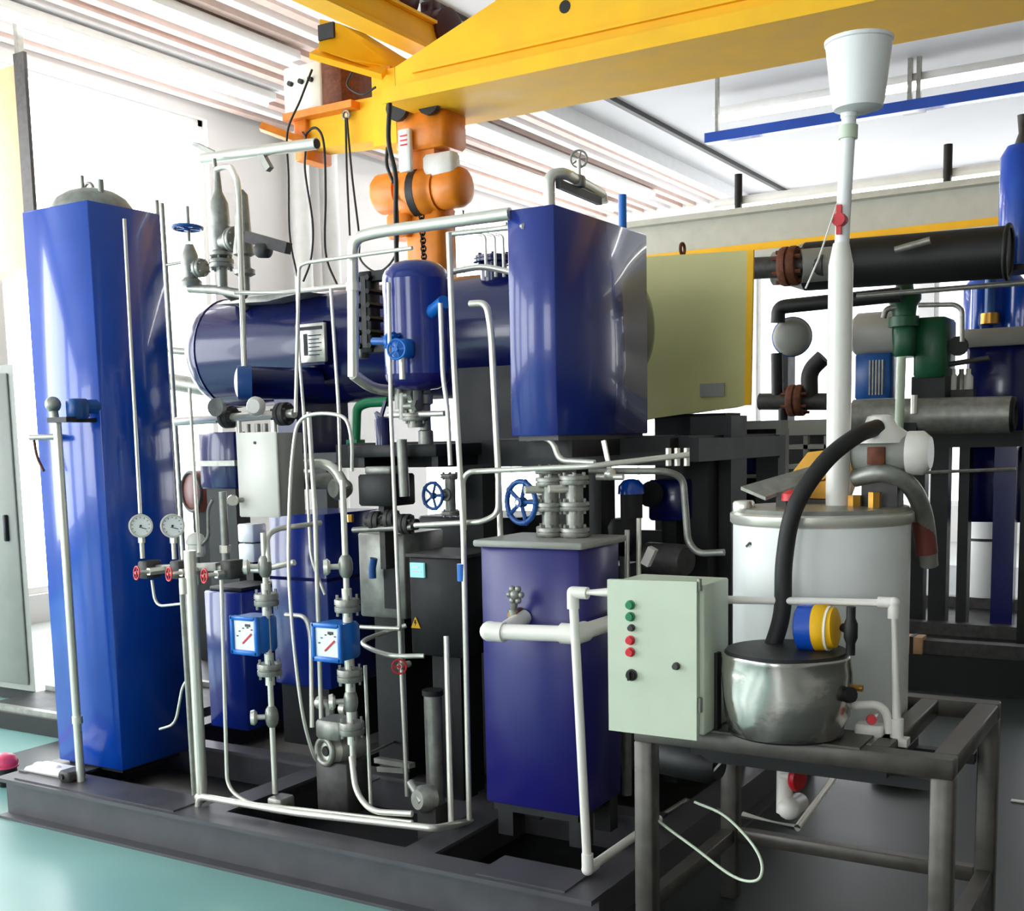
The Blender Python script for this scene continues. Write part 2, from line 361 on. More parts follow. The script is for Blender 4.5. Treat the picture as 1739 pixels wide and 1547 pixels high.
# pendant cables
def cable(pts, r, label, name='pendant_cable', m=BLACK, group=None): one(name, MB().tube(pl(*pts), r, 8, smooth=True), m, label, 'cable', group)
cable([(530, 118, 6.75), (510, 170, 6.7), (488, 225, 6.7), (490, 300, 6.7), (492, 400, 6.7), (505, 470, 6.7)], .008, 'leftmost black pendant cable hanging from the cream crane box')
cable([(514, 225, 6.86), (520, 240, 6.72), (518, 290, 6.72), (531, 380, 6.72), (528, 440, 6.72), (515, 478, 6.72)], .008, 'second black pendant cable from the left, bowed to the right')
cable([(512, 235, 6.87), (516, 248, 6.8), (522, 225, 6.8), (538, 218, 6.8), (550, 245, 6.8), (553, 330, 6.8), (553, 430, 6.8), (575, 490, 6.8)], .009, 'black pendant cable looped over the yellow beam end')
cable([(587, 200, 6.85), (589, 290, 6.85), (594, 400, 6.85)], .008, 'left strand of the black cable pair hung from the eye bolt on the yellow beam')
cable([(589, 200, 6.83), (598, 300, 6.83), (610, 400, 6.83), (612, 440, 6.83), (640, 462, 6.83), (668, 440, 6.83), (676, 400, 6.83), (672, 300, 6.83)], .008, 'looping right strand of the black cable pair below the yellow beam')
cable([(600, 118, 6.75), (590, 145, 6.75), (615, 160, 6.75), (638, 148, 6.75)], .008, 'short black cable from the cream crane box to the carriage')
cable([(662, 175, 6.45), (660, 240, 6.45), (672, 300, 6.45), (672, 370, 6.45), (675, 500, 6.45)], .016, 'thick black control cable beside the orange hoist')
cable([(658, 250, 6.5), (657, 280, 6.5), (668, 310, 6.5)], .012, 'short black cable loop left of the hoist rating plate')
t = T('eye_bolt', 'steel eye bolt on the face of the yellow hanging beam', 'bolt'); p = at(588, 195, Y=6.86); t.p('ring', MB().torus(p, (0, 1, 0), .03, .01), GALV); t.p('stem', MB().cyl(p, p+V((0, .06, .01)), .012), GALV); t.end()

# ------------------------------------------------------------------ ceiling furniture
tr = 0
def tubelamp(name, x0, x1, y0, y1, z, label, axis):
    t = T(name, label, 'lamp', None)
    t.p('housing', MB().box(x0, x1, y0, y1, z, z+.07, .01), WHITE)
    if axis == 'y': t.p('tube', MB().cyl(((x0+x1)/2, y0+.05, z-.025), ((x0+x1)/2, y1-.05, z-.025), .025), LAMP)
    else: t.p('tube', MB().cyl((x0+.05, (y0+y1)/2, z-.025), (x1-.05, (y0+y1)/2, z-.025), .025), LAMP)
    t.end()
for i, (x, y0, y1, lab) in enumerate(((-8.0, 5.2, 9.0, 'fluorescent strip along the slatted ceiling nearest the left windows'), (-7.0, 4.6, 8.2, 'fluorescent strip along the slatted ceiling above the end carriage'),
        (-6.9, 9.5, 15.5, 'fluorescent strip along the slatted ceiling right of the hoist'), (-7.7, 10, 16, 'far fluorescent strip along the slatted ceiling behind the hoist'))):
    tubelamp('strip_lamp', x-.09, x+.09, y0, y1, ZC-.16, lab, 'y')
tubelamp('strip_lamp', -4.6, -.2, 11.9, 12.15, ZC-.2, 'fluorescent strip across the hall behind the white bucket', 'x')
tubelamp('strip_lamp', -3.9, 1.2, 10.12, 10.3, 3.53, 'lower fluorescent strip lying over the grey beam', 'x')
t = T('conduit', 'blue cable conduit crossing the upper right of the hall', 'conduit'); t.p('channel', MB().box(-4.31, 3, 10.95, 11.05, 4.3, 4.39), BLUE)
for x in (-4.2, -3, -1.5, 0): t.p('hanger', MB().box(x-.015, x+.015, 10.98, 11.02, 4.39, 5), GALV)
t.end()
p = at(1555, 100, Y=11.9)
t = T('ceiling_bracket', 'grey hanging bracket under the ceiling right of the white bucket', 'bracket'); t.p('drop_rod', MB().box(p.x-.06, p.x-.02, 11.85, 11.9, 4.55, 5), GALV); t.p('drop_rod', MB().box(p.x+.02, p.x+.06, 11.85, 11.9, 4.6, 5), GALV); t.p('foot_plate', MB().box(p.x-.1, p.x+.1, 11.82, 11.92, 4.5, 4.56), GALV); t.end()
t = T('grey_beam', 'long grey overhead beam with a yellow stripe behind the khaki cabinet', 'beam')
t.p('beam_web', MB().box(-4.7, 4, 10.05, 10.25, 3.1, 3.46), GREYB); t.p('top_flange', MB().box(-4.7, 4, 9.95, 10.35, 3.42, 3.47), GREYB); t.p('bottom_flange', MB().box(-4.7, 4, 9.95, 10.35, 3.05, 3.1), GREYB)
t.p('yellow_stripe', MB().box(-4.7, 4, 10.03, 10.05, 3.11, 3.17), YEL)
for px in (1254, 1608): q = at(px, 345, Y=10.1); t.p('hanger_rod', MB().cyl((q.x, 10.1, 3.46), (q.x, 10.1, 3.78), .035, n=8), DARK)
t.end()
for x in (-4.75, 3.9): pass
S('trim_4', MB().box(4, 4.25, 9.95, 10.35, 0, ZC), TILEW, label='white post carrying the grey beam out of frame')

# ------------------------------------------------------------------ the skid
ZS = .18
t = T('machine_skid', 'long dark grey steel skid carrying the blue machine on the teal floor', 'skid')
SX0, SX1, SY0, SY1 = -4.34, -1.53, 2.98, 5.3
def ibeam_x(y, x0, x1, w=.12):
    return MB().box(x0, x1, y, y+w, ZS-.016, ZS).box(x0, x1, y, y+w, 0, .016).box(x0, x1, y+w*.5-.01, y+w*.5+.01, .016, ZS-.016)
def ibeam_y(x, y0, y1, w=.12):
    return MB().box(x, x+w, y0, y1, ZS-.014, ZS-.002).box(x, x+w, y0, y1, .001, .017).box(x+w*.5-.01, x+w*.5+.01, y0, y1, .016, ZS-.016)
t.p('front_beam', ibeam_x(SY0, SX0, SX1), SKID); t.p('rear_beam', ibeam_x(SY1-.12, SX0, SX1), SKID)
for x in (SX0, -3.25, -2.3, SX1-.12): t.p('cross_beam', ibeam_y(x, SY0+.12, SY1-.12), SKID)
t.p('middle_beam', ibeam_x(3.75, SX0+.13, SX1-.13, .1), SKID)
t.p('bottom_plate', MB().box(SX0+.12, SX1-.12, SY0+.12, SY1-.12, .017, .03), BLACK)
for x0, x1 in ((SX0+.1, -3.3), (-1.95, SX1-.1)): t.p('corner_plate', MB().box(x0, x1, SY0+.02, SY0+.2, ZS-.001, ZS+.006), SKID)
t.p('corner_plate', MB().box(SX0+.02, SX0+.3, SY0+.1, SY0+.55, ZS-.001, ZS+.007), SKID)
# upper deck on posts
ZD = 1.5
t.p('deck_beam', MB().box(-3.25, -1.7, 3.98, 4.06, ZD-.06, ZD+.04), DARK); t.p('deck_beam', MB().box(-4.5, -1.64, 5.05, 5.13, ZD-.06, ZD+.04), DARK)
t.p('deck_beam', MB().box(-2.62, -1.8, 4.26, 4.34, ZD-.05, ZD+.05), SKID)
for x in (-3.2, -2.5, -1.7): t.p('deck_joist', MB().box(x, x+.08, 4.06, 5.05, ZD-.05, ZD+.035), DARK)
t.p('deck_plate', MB().box(-3.25, -1.66, 4.06, 5.05, ZD+.035, ZD+.045), DARK)
for x, y in ((-2.62, 4.0), (-1.78, 4.3), (-3.28, 4.98), (-1.75, 5.06), (-4.3, 5.05)): t.p('post', MB().box(x, x+.1, y, y+.1, ZS-.01, ZD-.04), DARK)
t.p('wide_post', MB().box(-1.8, -1.63, 4.42, 4.6, ZS-.01, 1.62), DARK)
t.p('panel_leg', MB().box(-2.06, -1.99, 3.8, 3.9, ZS-.01, ZD-.06).box(-2.08, -1.9, 3.6, 4.2, ZD-.02, ZD+.04), DARK)
t.end()

# ------------------------------------------------------------------ tall blue tank on the left
t = T('tall_blue_tank', 'tall bright blue rectangular tank with grey domed top at the left end', 'tank')
t.p('casing', MB().box(-4.27, -3.866, 3.25, 3.63, ZS+.02, 2.525, .004), BLUE)
t.p('dome', MB().lathe((-4.065, 3.44, 2.5), (0, 0, 1), [(0, .172), (.04, .168), (.08, .14), (.105, .1), (.12, .05), (.124, .01)], 28), GALV, 'grey domed top')
p = at(150, 306, Y=3.44); t.p('lifting_lug', MB().torus((p.x, 3.44, 2.62), (0, 1, 0), .028, .007), GALV); t.p('lifting_lug', MB().cyl((p.x+.01, 3.4, 2.6), (p.x+.01, 3.4, 2.67), .008), GALV)
t.p('top_nozzle', MB().cyl((p.x+.12, 3.4, 2.58), (p.x+.12, 3.4, 2.64), .013), GALV)
t.p('base_skirt', MB().box(-4.24, -3.9, 3.28, 3.6, ZS-.002, ZS+.03), BLACK)
t.end()
YP = 3.1
t = T('drain_pipe', 'tall steel pipe with a ball top standing in front of the tall blue tank', 'pipe')
t.p('pipe_run', MB().tube(pl((97, 718, YP), (138, 1330, YP)), .017, 14), STEEL)
p = at(90, 687, Y=YP); t.p('ball_fitting', MB().ball(p, .032).cyl(p, p+V((.012, 0, -.09)), .016), GALV)
p = at(106, 712, Y=YP); t.p('bracket', MB().box(p.x-.055, p.x+.06, YP-.03, YP+.02, p.z-.012, p.z+.008).box(p.x-.02, p.x+.02, YP, 3.255, p.z-.012, p.z+.004), BLACK)
p = at(128, 690, Y=YP+.05); t.p('valve_body', MB().cyl(p, (p.x, 3.255, p.z), .028).box(p.x-.03, p.x+.03, YP+.02, YP+.1, p.z-.05, p.z+.03, .01), VBLUE)
p = at(132, 1228, Y=YP); t.p('coupling', MB().cyl(p, p+V((0, 0, .03)), .022), STEEL); t.end()
t = T('side_cock', 'small steel cock with a bent lever on the left edge of the tall blue tank', 'valve'); p = at(52, 743, Y=3.2)
t.p('stem', MB().cyl((p.x, 3.2, p.z), (p.x+.16, 3.2, p.z), .012).cyl((p.x+.13, 3.2, p.z), (p.x+.13, 3.255, p.z), .012), GALV); t.p('lever', MB().tube([(p.x+.02, 3.2, p.z), (p.x+.03, 3.2, p.z-.08), (p.x+.07, 3.2, p.z-.14)], .006, 8, bend=.05), RUST); t.end()
one('skid_pipe', MB().tube([at(140, 1334, Y=YP), at(338, 1378, Y=YP)], .017, 12), STEEL, 'bright steel pipe along the skid edge at the foot of the tall blue tank', 'pipe')
one('skid_pipe', MB().tube([at(336, 1378, Y=YP), at(338, 1352, Y=YP), at(500, 1380, Y=YP-.0), at(738, 1407, Y=YP+.06), at(800, 1395, Y=YP+.35)], .013, 12, bend=.04), STEEL, 'steel pipe along the skid edge under the two flow meters', 'pipe')
t = T('white_bundle', 'white rolled bundle lying on the left end of the skid', 'bundle'); p = at(90, 1318, Z=ZS+.04)
t.p('roll', MB().lathe(at(62, 1306, Y=3.2), at(118, 1322, Y=3.12)-at(62, 1306, Y=3.2), [(0, .026), (.02, .036), (.12, .04), (.2, .042), (.235, .036), (.25, .02)], 16), PVC)
q = at(85, 1325, Y=3.12); t.p('flap', MB().box(q.x-.12, q.x+.13, 3.08, 3.2, ZS+.007, ZS+.025, .008), PVC); t.end()
q = at(118, 1322, Y=3.1); one('pipe_clamp', MB().box(q.x-.01, q.x+.06, 3.05, 3.14, ZS+.008, ZS+.05, .008).cyl((q.x+.02, 3.04, ZS+.03), (q.x+.02, 3.15, ZS+.03), .012), IRON, 'small dark clamp block beside the white bundle on the skid', 'clamp')
# thick vertical pipe pair
t = T('standpipe', 'thick twin steel standpipe rising from the skid edge to the gauge manifold', 'pipe')
t.p('main_pipe', MB().tube(pl((322, 935, 3.16), (343, 1352, 3.16)), .023, 14), STEEL); t.p('slim_pipe', MB().tube(pl((308, 990, 3.14), (330, 1350, 3.14)), .01, 10), GALV)
p = at(312, 995, Y=3.14); t.p('union', MB().cyl(p-V((0, 0, .03)), p+V((0, 0, .03)), .017), STEEL)
p = at(342, 1352, Y=3.16); t.p('foot_elbow', MB().ball(p, .028), STEEL); t.end()

# gauges and manifold
def gauge(c, R, label, stem, dark=False):
    t = T('pressure_gauge', label, 'gauge', None); c = V(c); ax = TOCAM(c)
    t.p('case', MB().lathe(c-ax*R*.7, ax, [(0, R*.8), (R*.1, R*.95), (R*.7, R*.98), (R*.72, R*1.05), (R*.86, R*1.05), (R*.88, R*.9), (R*.7, R*.88)], 28, False), BLACK if dark else STEEL)
    t.p('dial', MB().lathe(c+ax*R*.02, ax, [(0, R*.88), (R*.03, R*.88)], 28), FACE)
    _, u, w_ = rot_basis(ax); m = MB(); m2 = MB()
    for i in range(11):
        a = math.radians(-135+27*i); d = u*math.sin(a)+w_*math.cos(a)*1; f = c+ax*R*.058; m.bar(f+d*R*.66, f+d*R*.8, R*.05, R*.02, ax)
    t.p('scale_marks', m, BLACK); f = c+ax*R*.07; m2.bar(f-(u*.3+w_*.2)*R*.5, f+(u*.8-w_*.5)*R*.6, R*.06, R*.02, ax); m2.lathe(f-ax*R*.02, ax, [(0, R*.1), (R*.06, R*.1)], 10); t.p('needle', m2, BLACK)
    if stem: t.p('stem', MB().cyl(c-ax*R*.3-V((0, 0, R*.9)), c-ax*R*.3-V((0, 0, stem)), R*.2, n=10).cyl(c-ax*R*.3-V((0, 0, R*.95)), c-ax*R*.3-V((0, 0, R*1.5)), R*.32, n=6), STEEL)
    t.end()
gauge(at(239, 893, Y=3.22), .045, 'left one of the two small round pressure gauges over the red-wheeled manifold', .13)
gauge(at(293, 893, Y=3.22), .045, 'right one of the two small round pressure gauges over the red-wheeled manifold', .13)
def handwheel(t, c, ax, R, m, name='handwheel', spokes=5, lobed=False):
    c = V(c); ax = V(ax).normalized(); b = MB().torus(c, ax, R, R*.13, 30 if R > .03 else 16, 8 if R > .03 else 6); _, u, w_ = rot_basis(ax)
    for i in range(spokes):
        a = 2*math.pi*i/spokes; d = u*math.cos(a)+w_*math.sin(a); b.cyl(c, c+d*R, R*.1, n=6)
        if lobed: b.ball(c+d*R, R*.17, 8)
    b.lathe(c-ax*R*.22, ax, [(0, R*.24), (R*.44, R*.24)], 12)
    return t.p(name, b, m)
t = T('gauge_manifold', 'steel valve manifold bar below the two small gauges', 'manifold')
a, b = at(222, 962, Y=3.24), at(505, 968, Y=3.34)
t.p('bar', MB().bar(at(240, 966, Y=3.26), at(372, 962, Y=3.26), .035, .03), GALV); t.p('outlet_pipe', MB().tube(pl((372, 965, 3.26), (440, 968, 3.28), (500, 955, 3.3)), .012, 10), STEEL)
for x in (258, 312, 398): p = at(x, 966, Y=3.25); t.p('valve_block', MB().box(p.x-.028, p.x+.028, 3.2, 3.28, p.z-.035, p.z+.035, .006), IRON)
t.end()
for i, (x, y) in enumerate(((232, 973), (287, 975), (347, 978))):
    t = T('needle_valve', ('leftmost', 'middle', 'rightmost')[i]+' of the three small valves with red handwheels on the gauge manifold', 'valve'); p = at(x, y, Y=3.12); ax = V((-.35, -1, .1))
    handwheel(t, p, ax, .026, RED, spokes=4); t.p('spindle', MB().cyl(p, p+V((.015, .1, 0)), .008), STEEL); t.p('bonnet', MB().cyl(p+V((.01, .05, 0)), p+V((.018, .13, 0)), .016, n=6), STEEL); t.end()
def pipe(pts, r, label, m=STEEL, bend=.05, name='pipe', n=10, smooth=False): one(name, MB().tube(pl(*pts), r, n, bend=bend, smooth=smooth), m, label, 'pipe')
pipe([(211, 372, 3.3), (217, 345, 3.35), (238, 872, 3.22)][0:1]+[(238, 872, 3.22)], .007, 'thin steel line down the dark side of the tall blue tank to the left gauge')
pipe([(322, 660, 3.4), (336, 905, 3.3), (338, 940, 3.25)], .007, 'thin steel line down to the manifold right of the right gauge')
pipe([(376, 985, 3.14), (386, 1338, 3.12), (420, 1364, 3.12), (700, 1396, 3.16)], .0075, 'slim steel pipe dropping from the manifold and turning along the skid', bend=.06)
pipe([(258, 985, 3.25), (264, 1030, 3.25), (310, 1025, 3.25)], .006, 'short thin tube hooking down below the left red handwheel')
pipe([(322, 1150, 3.22), (310, 1165, 3.22), (298, 1230, 3.22), (272, 1238, 3.24)], .006, 'thin curled tube beside the thick standpipe near the skid', bend=.05)

# ------------------------------------------------------------------ main navy vessel
t = T('horizontal_vessel', 'large dark navy horizontal pressure vessel on the upper deck', 'vessel')
vc = V((0, 4.6, 2.0)); VR = .275
t.p('shell', MB().lathe((-4.42, 4.6, 2.02), (1, 0, -.006), [(0, VR), (2.17, VR)], 48), NAVY)
hd = [(0, VR), (.04, VR*.985), (.08, VR*.93), (.12, VR*.82), (.15, VR*.66), (.17, VR*.45), (.178, .03)]
t.p('left_head', MB().lathe((-4.42, 4.6, 2.02), (-1, 0, 0), hd, 48), NAVY); t.p('right_head', MB().lathe((-2.26, 4.6, 2.008), (1, 0, 0), hd, 48), NAVY)
t.p('weld_seam', MB().torus((-4.42, 4.6, 2.02), (1, 0, 0), VR, .006, 48, 6), NAVY)
for x in (-3.9, -2.45): t.p('saddle', MB().box(x-.07, x+.07, 4.4, 4.8, ZD+.0, 1.85).box(x-.1, x+.1, 4.36, 4.84, ZD-.0, ZD+.05), NAVY)
p = at(408, 650, Y=4.0)
n0 = t.p('inspection_nozzle', MB().cyl(p+V((.16, .35, 0)), p, .075, n=28), NAVY)
ax = V((-.72, -.7, .03)).normalized(); pf = at(408, 650, Y=3.92)
t.p('sight_ring', MB().lathe(pf-ax*.05, ax, [(0, .078), (.045, .078), (.062, .074), (.062, .058), (.05, .056)], 28, False), VBLUE, under=n0)
t.p('sight_glass', MB().lathe(pf+ax*.002, ax, [(0, .058), (.006, .057)], 28), FACE, 'white round sight glass', under=n0)
a, b = at(506, 552, Y=4.29), at(557, 614, Y=4.29)
n1 = t.p('nameplate', MB().box(a.x, b.x, 4.27, 4.29, b.z, a.z, .002), STEEL, 'engraved steel nameplate')
m = MB(); W_, H_ = b.x-a.x, a.z-b.z
m.box(a.x+W_*.08, b.x-W_*.06, 4.266, 4.27, a.z-H_*.16, a.z-H_*.08)
for i in range(6): m.box(a.x+W_*.45, b.x-W_*(.1+.08*(i % 2)), 4.267, 4.27, a.z-H_*(.3+.1*i), a.z-H_*(.325+.1*i))
m.box(a.x+W_*.28, a.x+W_*.4, 4.267, 4.27, a.z-H_*.82, a.z-H_*.26); t.p('nameplate_print', m, BLACK, under=n1)
for q in ((a.x+.01, a.z-.01), (b.x-.01, a.z-.01), (a.x+.01, b.z+.01), (b.x-.01, b.z+.01)): pass
t.p('nameplate_bracket', MB().box(a.x+.02, b.x-.02, 4.29, 4.36, (a.z+b.z)/2-.1, (a.z+b.z)/2+.1), NAVY)
t.p('shade_block', MB().box(-2.86, -2.12, 4.36, 4.44, ZD+.045, 1.86), BLACK); t.p('top_fitting', MB().cyl((-2.75, 4.5, 2.2), (-2.75, 4.5, 2.32), .06).flange((-2.75, 4.5, 2.33), (0, 0, 1), .09, .03), NAVY); t.end()  # black block: shade under the vessel put in beside its saddle
# level gauge (black) with silver column
t = T('level_gauge', 'black bolted glass level gauge with silver pipe left of the small blue vessel', 'gauge')
a, b = at(606, 462, Y=3.95), at(632, 598, Y=3.95)
t.p('frame', MB().box(a.x, b.x, 3.95, 4.02, b.z, a.z, .006), BLACK); t.p('glass_strip', MB().box(a.x+.02, a.x+.045, 3.944, 3.952, b.z+.02, a.z-.02), IRON)
m = MB()
for i in range(6):
    z = b.z+(a.z-b.z)*(i+.5)/6
    for x in (a.x+.004, b.x-.004): m.cyl((x, 3.935, z), (x, 4.03, z), .012, n=6)
t.p('clamp_bolts', m, BLACK)
for z in (a.z-.02, b.z+.02): t.p('side_arm', MB().box(b.x, b.x+.12, 3.96, 4.0, z-.02, z+.02), BLACK)
t.p('end_block', MB().box(a.x-.06, a.x, 3.96, 4.02, b.z-.02, b.z+.04, .006), GALV); t.p('end_block', MB().box(a.x-.07, a.x, 3.96, 4.02, a.z-.06, a.z-.01, .006), GALV)
t.end()
# small vertical blue vessel
t = T('small_vessel', 'small upright blue pressure vessel with rounded top in front of the navy vessel', 'vessel')
c = at(708, 560, Y=3.72); r = .126
t.p('shell', MB().lathe((c.x, c.y, 1.80), (0, 0, 1), [(0, r), (.35, r)], 36), PBLUE)
t.p('top_head', MB().lathe((c.x, c.y, 2.15), (0, 0, 1), [(0, r), (.02, r*.98), (.04, r*.9), (.06, r*.72), (.07, r*.45), (.074, .02)], 36), PBLUE)
t.p('bottom_head', MB().lathe((c.x, c.y, 1.80), (0, 0, -1), [(0, r), (.02, r*.97), (.04, r*.85), (.055, r*.6), (.06, .03)], 36), BLUE2)
t.p('bottom_nozzle', MB().cyl((c.x-.02, c.y, 1.75), (c.x-.02, c.y, 1.6), .03).flange((c.x-.02, c.y, 1.64), (0, 0, 1), .05, .03), GALV)
t.p('side_boss', MB().cyl((c.x+.1, c.y-.05, 2.02), (c.x+.19, c.y-.09, 2.05), .025), LBLUE); t.end()
t = T('drain_valve', 'light blue globe valve on the side of the small upright vessel', 'valve'); p = at(682, 588, Y=3.56)
t.p('body', MB().box(p.x-.03, p.x+.035, 3.53, 3.6, p.z-.04, p.z+.025, .01), LBLUE); t.p('flange', MB().flange((p.x-.05, 3.57, p.z+.02), (1, 0, .1), .035, .03, 4), LBLUE); t.p('inlet', MB().cyl((p.x-.16, 3.6, p.z+.03), (p.x-.03, 3.57, p.z+.02), .014), LBLUE)
handwheel(t, (p.x+.02, 3.5, p.z-.015), (.2, -1, 0), .035, LBLUE); t.p('drain_spout', MB().cyl((p.x, 3.56, p.z-.04), (p.x, 3.56, p.z-.12), .012), STEEL); t.end()

# ------------------------------------------------------------------ upper blue panel and khaki cabinet
t = T('upper_blue_panel', 'blue sheet-metal casing standing on the upper deck beside the navy vessel', 'casing')
t.p('shell', MB().box(-2.083, -1.902, 3.5, 4.24, 1.557, 2.312, .004), PBLUE); t.p('base_rail', MB().box(-2.07, -1.915, 3.53, 4.22, ZD+.04, 1.56), SKID); t.end()
t = T('khaki_cabinet', 'large khaki control cabinet behind the blue casing', 'cabinet')
q = pl((1098, 436, 5.25), (1273, 425, 5.25), (1268, 688, 5.25), (1098, 712, 5.25))
t.p('body', MB().prism(q, (-.2, .42, 0)), OLIVE); t.p('door_edge', MB().bar(q[1]+V((.006, 0, 0)), q[2]+V((.006, 0, 0)), .014, .03, (1, 0, 0)), YEL)
m = MB(); c1 = at(1152, 428, Y=5.25); t.p('lifting_eye', MB().torus(c1+V((0, .05, .02)), (1, 0, 0), .025, .008), RUST)
c1 = at(1210, 662, Y=5.25); t.p('door_label', MB().box(c1.x-.06, c1.x+.06, 5.243, 5.25, c1.z-.03, c1.z+.03), GREYC)
t.p('stand', MB().box(q[3].x+.02, q[2].x-.12, 5.3, 5.5, .006, q[3].z+.02), DARK); t.end()

# upper pipework
t = T('overhead_pipe', 'thick bright steel pipe running to the blue casing and bending down beside the level gauge', 'pipe')
t.p('pipe_run', MB().tube(pl((600, 640, 3.5), (599, 405, 3.5), (640, 394, 3.5), (866, 363, 3.5)), .021, 14, bend=.07), STEEL)
p = at(600, 636, Y=3.5); t.p('elbow', MB().tube([p, p+V((.01, .1, -.05)), p+V((.02, .3, -.06))], .021, 12, bend=.06), STEEL); p = at(600, 480, Y=3.5); t.p('coupling', MB().cyl(p, p-V((0, 0, .03)), .027), STEEL); t.end()
pipe([(502, 700, 3.45), (508, 452, 3.45), (520, 446, 3.45), (700, 421, 3.45)], .007, 'thin steel line rising left of the nameplate and running right under the thick pipe', bend=.04)
pipe([(400, 497, 3.7), (480, 497, 3.7), (590, 485, 3.6)], .009, 'level thin pipe across the top of the navy vessel')
pipe([(562, 490, 3.6), (575, 690, 3.6), (578, 800, 3.6)], .007, 'thin steel line right of the nameplate')
pipe([(515, 690, 3.5), (508, 600, 3.5), (504, 470, 3.5)], .006, 'second thin line hanging beside the nameplate')
pipe([(660, 480, 3.52), (664, 700, 3.5), (680, 1100, 3.48), (691, 1352, 3.46)], .008, 'long thin vertical steel line left of the small blue vessel')
pipe([(762, 395, 3.42), (770, 600, 3.42), (787, 900, 3.4), (797, 1392, 3.38)], .0105, 'long vertical steel pipe in front of the navy vessel, down to the skid')
pipe([(748, 515, 3.55), (752, 640, 3.55), (760, 690, 3.55), (765, 790, 3.55)], .009, 'short steel pipe hugging the right side of the small blue vessel')
pipe([(798, 516, 3.5), (826, 514, 3.5), (834, 560, 3.5), (846, 795, 3.5)], .012, 'steel pipe with a hooked top beside the blue casing', bend=.06)
pipe([(765, 462, 3.9), (820, 452, 3.9), (868, 462, 3.9)], .012, 'steel pipe bridging behind the long vertical pipe to the blue casing')
pipe([(760, 398, 3.6), (850, 388, 3.6), (890, 384, 3.5)], .01, 'thin pipe entering the left face of the blue casing near its top')
for x in (826, 842, 856): pipe([(x-14, 398, 4.0), (x-2, 400, 4.0), (x, 470, 4.0)], .006, {826: 'leftmost', 842: 'middle', 856: 'rightmost'}[x]+' of three small bent tubes left of the blue casing top', bend=.05)
# pipe and valve on top of the blue casing
t = T('roof_pipe', 'steel pipe loop lying on top of the blue casing', 'pipe')
t.p('pipe_run', MB().tube(pl((933, 352, 3.75), (932, 298, 3.75), (958, 294, 3.8), (1022, 330, 4.3), (1024, 345, 4.3)), .021, 12, bend=.06), STEEL)
t.p('dark_strip', MB().bar(at(948, 312, Y=3.76), at(1018, 342, Y=4.2), .02, .03), DARK); t.end()
t = T('roof_valve', 'small steel valve with a round wheel above the blue casing', 'valve'); p = at(983, 270, Y=3.95)
handwheel(t, p, TOCAM(p), .03, GALV); t.p('spindle', MB().cyl(p, p-V((0, 0, .1)), .008), STEEL); t.p('body', MB().box(p.x-.02, p.x+.02, 3.93, 3.97, p.z-.1, p.z-.06, .006), GALV); t.end()
q = at(1057, 360, Y=4.6); one('blue_pipe', MB().cyl((q.x, 4.6, 1.56), (q.x, 4.6, q.z+.07), .018), LBLUE, 'short upright light blue pipe rising behind the blue casing', 'pipe')

# safety valves top left
t = T('header_pipe', 'thick open-ended steel pipe running level above the safety valves', 'pipe')
t.p('pipe_run', MB().tube(pl((345, 269, 4.3), (538, 244, 4.3)), .026, 18), STEEL); q = at(538, 244, Y=4.3); t.p('open_end', MB().cyl(q+V((-.002, 0, 0)), q+V((.004, 0, 0)), .021), DARK, 'dark open end')
t.p('tail_handle', MB().bar(at(332, 245, Y=4.3), at(368, 262, Y=4.3), .04, .02), GALV); q = at(452, 270, Y=4.3); t.p('hanger', MB().bar(q+V((-.03, 0, .03)), q+V((.02, 0, -.05)), .03, .03), GALV); t.end()
def vcol(prof, n=18):  # profile of (z, r)
    return prof
t = T('safety_valve', 'tall grey spring safety valve with pointed bonnet under the header pipe', 'valve'); Ys = 4.25; p = at(374, 400, Y=Ys)
def zof(y, x=374): return at(x, y, Y=Ys).z
t.p('bonnet', MB().lathe((p.x, Ys, zof(386)), (0, 0, 1), [(0, .045), (.02, .05), (zof(345)-zof(386), .045), (zof(325)-zof(386), .02), (zof(283)-zof(386), .012)], 18), GALV)
t.p('body', MB().lathe((p.x, Ys, zof(440)), (0, 0, 1), [(0, .03), (.015, .055), (.03, .055), (.04, .04), (.1, .055), (zof(386)-zof(440), .06)], 18), GALV)
t.p('lower_flange', MB().flange((p.x, Ys, zof(448)), (0, 0, 1), .06, .04), GALV); t.p('riser', MB().cyl((p.x, Ys, zof(488)), (p.x, Ys, zof(448)), .026), GALV)
t.p('outlet', MB().cyl((p.x, Ys, zof(412)), (p.x+.1, Ys-.02, zof(412)), .04).flange((p.x+.11, Ys-.02, zof(412)), (1, -.2, 0), .06, .04), GALV)
t.p('stem', MB().cyl((p.x-.01, Ys, zof(283)), (p.x-.015, Ys, zof(268)), .01), GALV); t.end()
t = T('globe_valve', 'grey globe valve with flat blue handwheel at the far left of the safety valves', 'valve'); p = at(322, 430, Y=4.25)
handwheel(t, at(318, 387, Y=4.25), (0, .05, 1), .07, VBLUE); t.p('stem', MB().cyl(at(318, 350, Y=4.25), at(321, 410, Y=4.25), .009), GALV)
t.p('body', MB().lathe(at(325, 486, Y=4.25), (0, 0, 1), [(0, .05), (.02, .055), (.04, .035), (.1, .045), (.15, .04), (.2, .02)], 16), GALV); t.p('side_flange', MB().flange(at(340, 455, Y=4.25), (1, 0, 0), .045, .04), GALV); t.end()
t = T('safety_valve', 'second grey safety valve with a dark sloping lever arm right of the tall one', 'valve'); p = at(413, 400, Y=4.2); Ys = 4.2
t.p('bonnet', MB().lathe((p.x, Ys, zof(400, 413)), (0, 0, 1), [(0, .04), (zof(330, 413)-zof(400, 413), .03), (zof(322, 413)-zof(400, 413), .012)], 16), GALV)
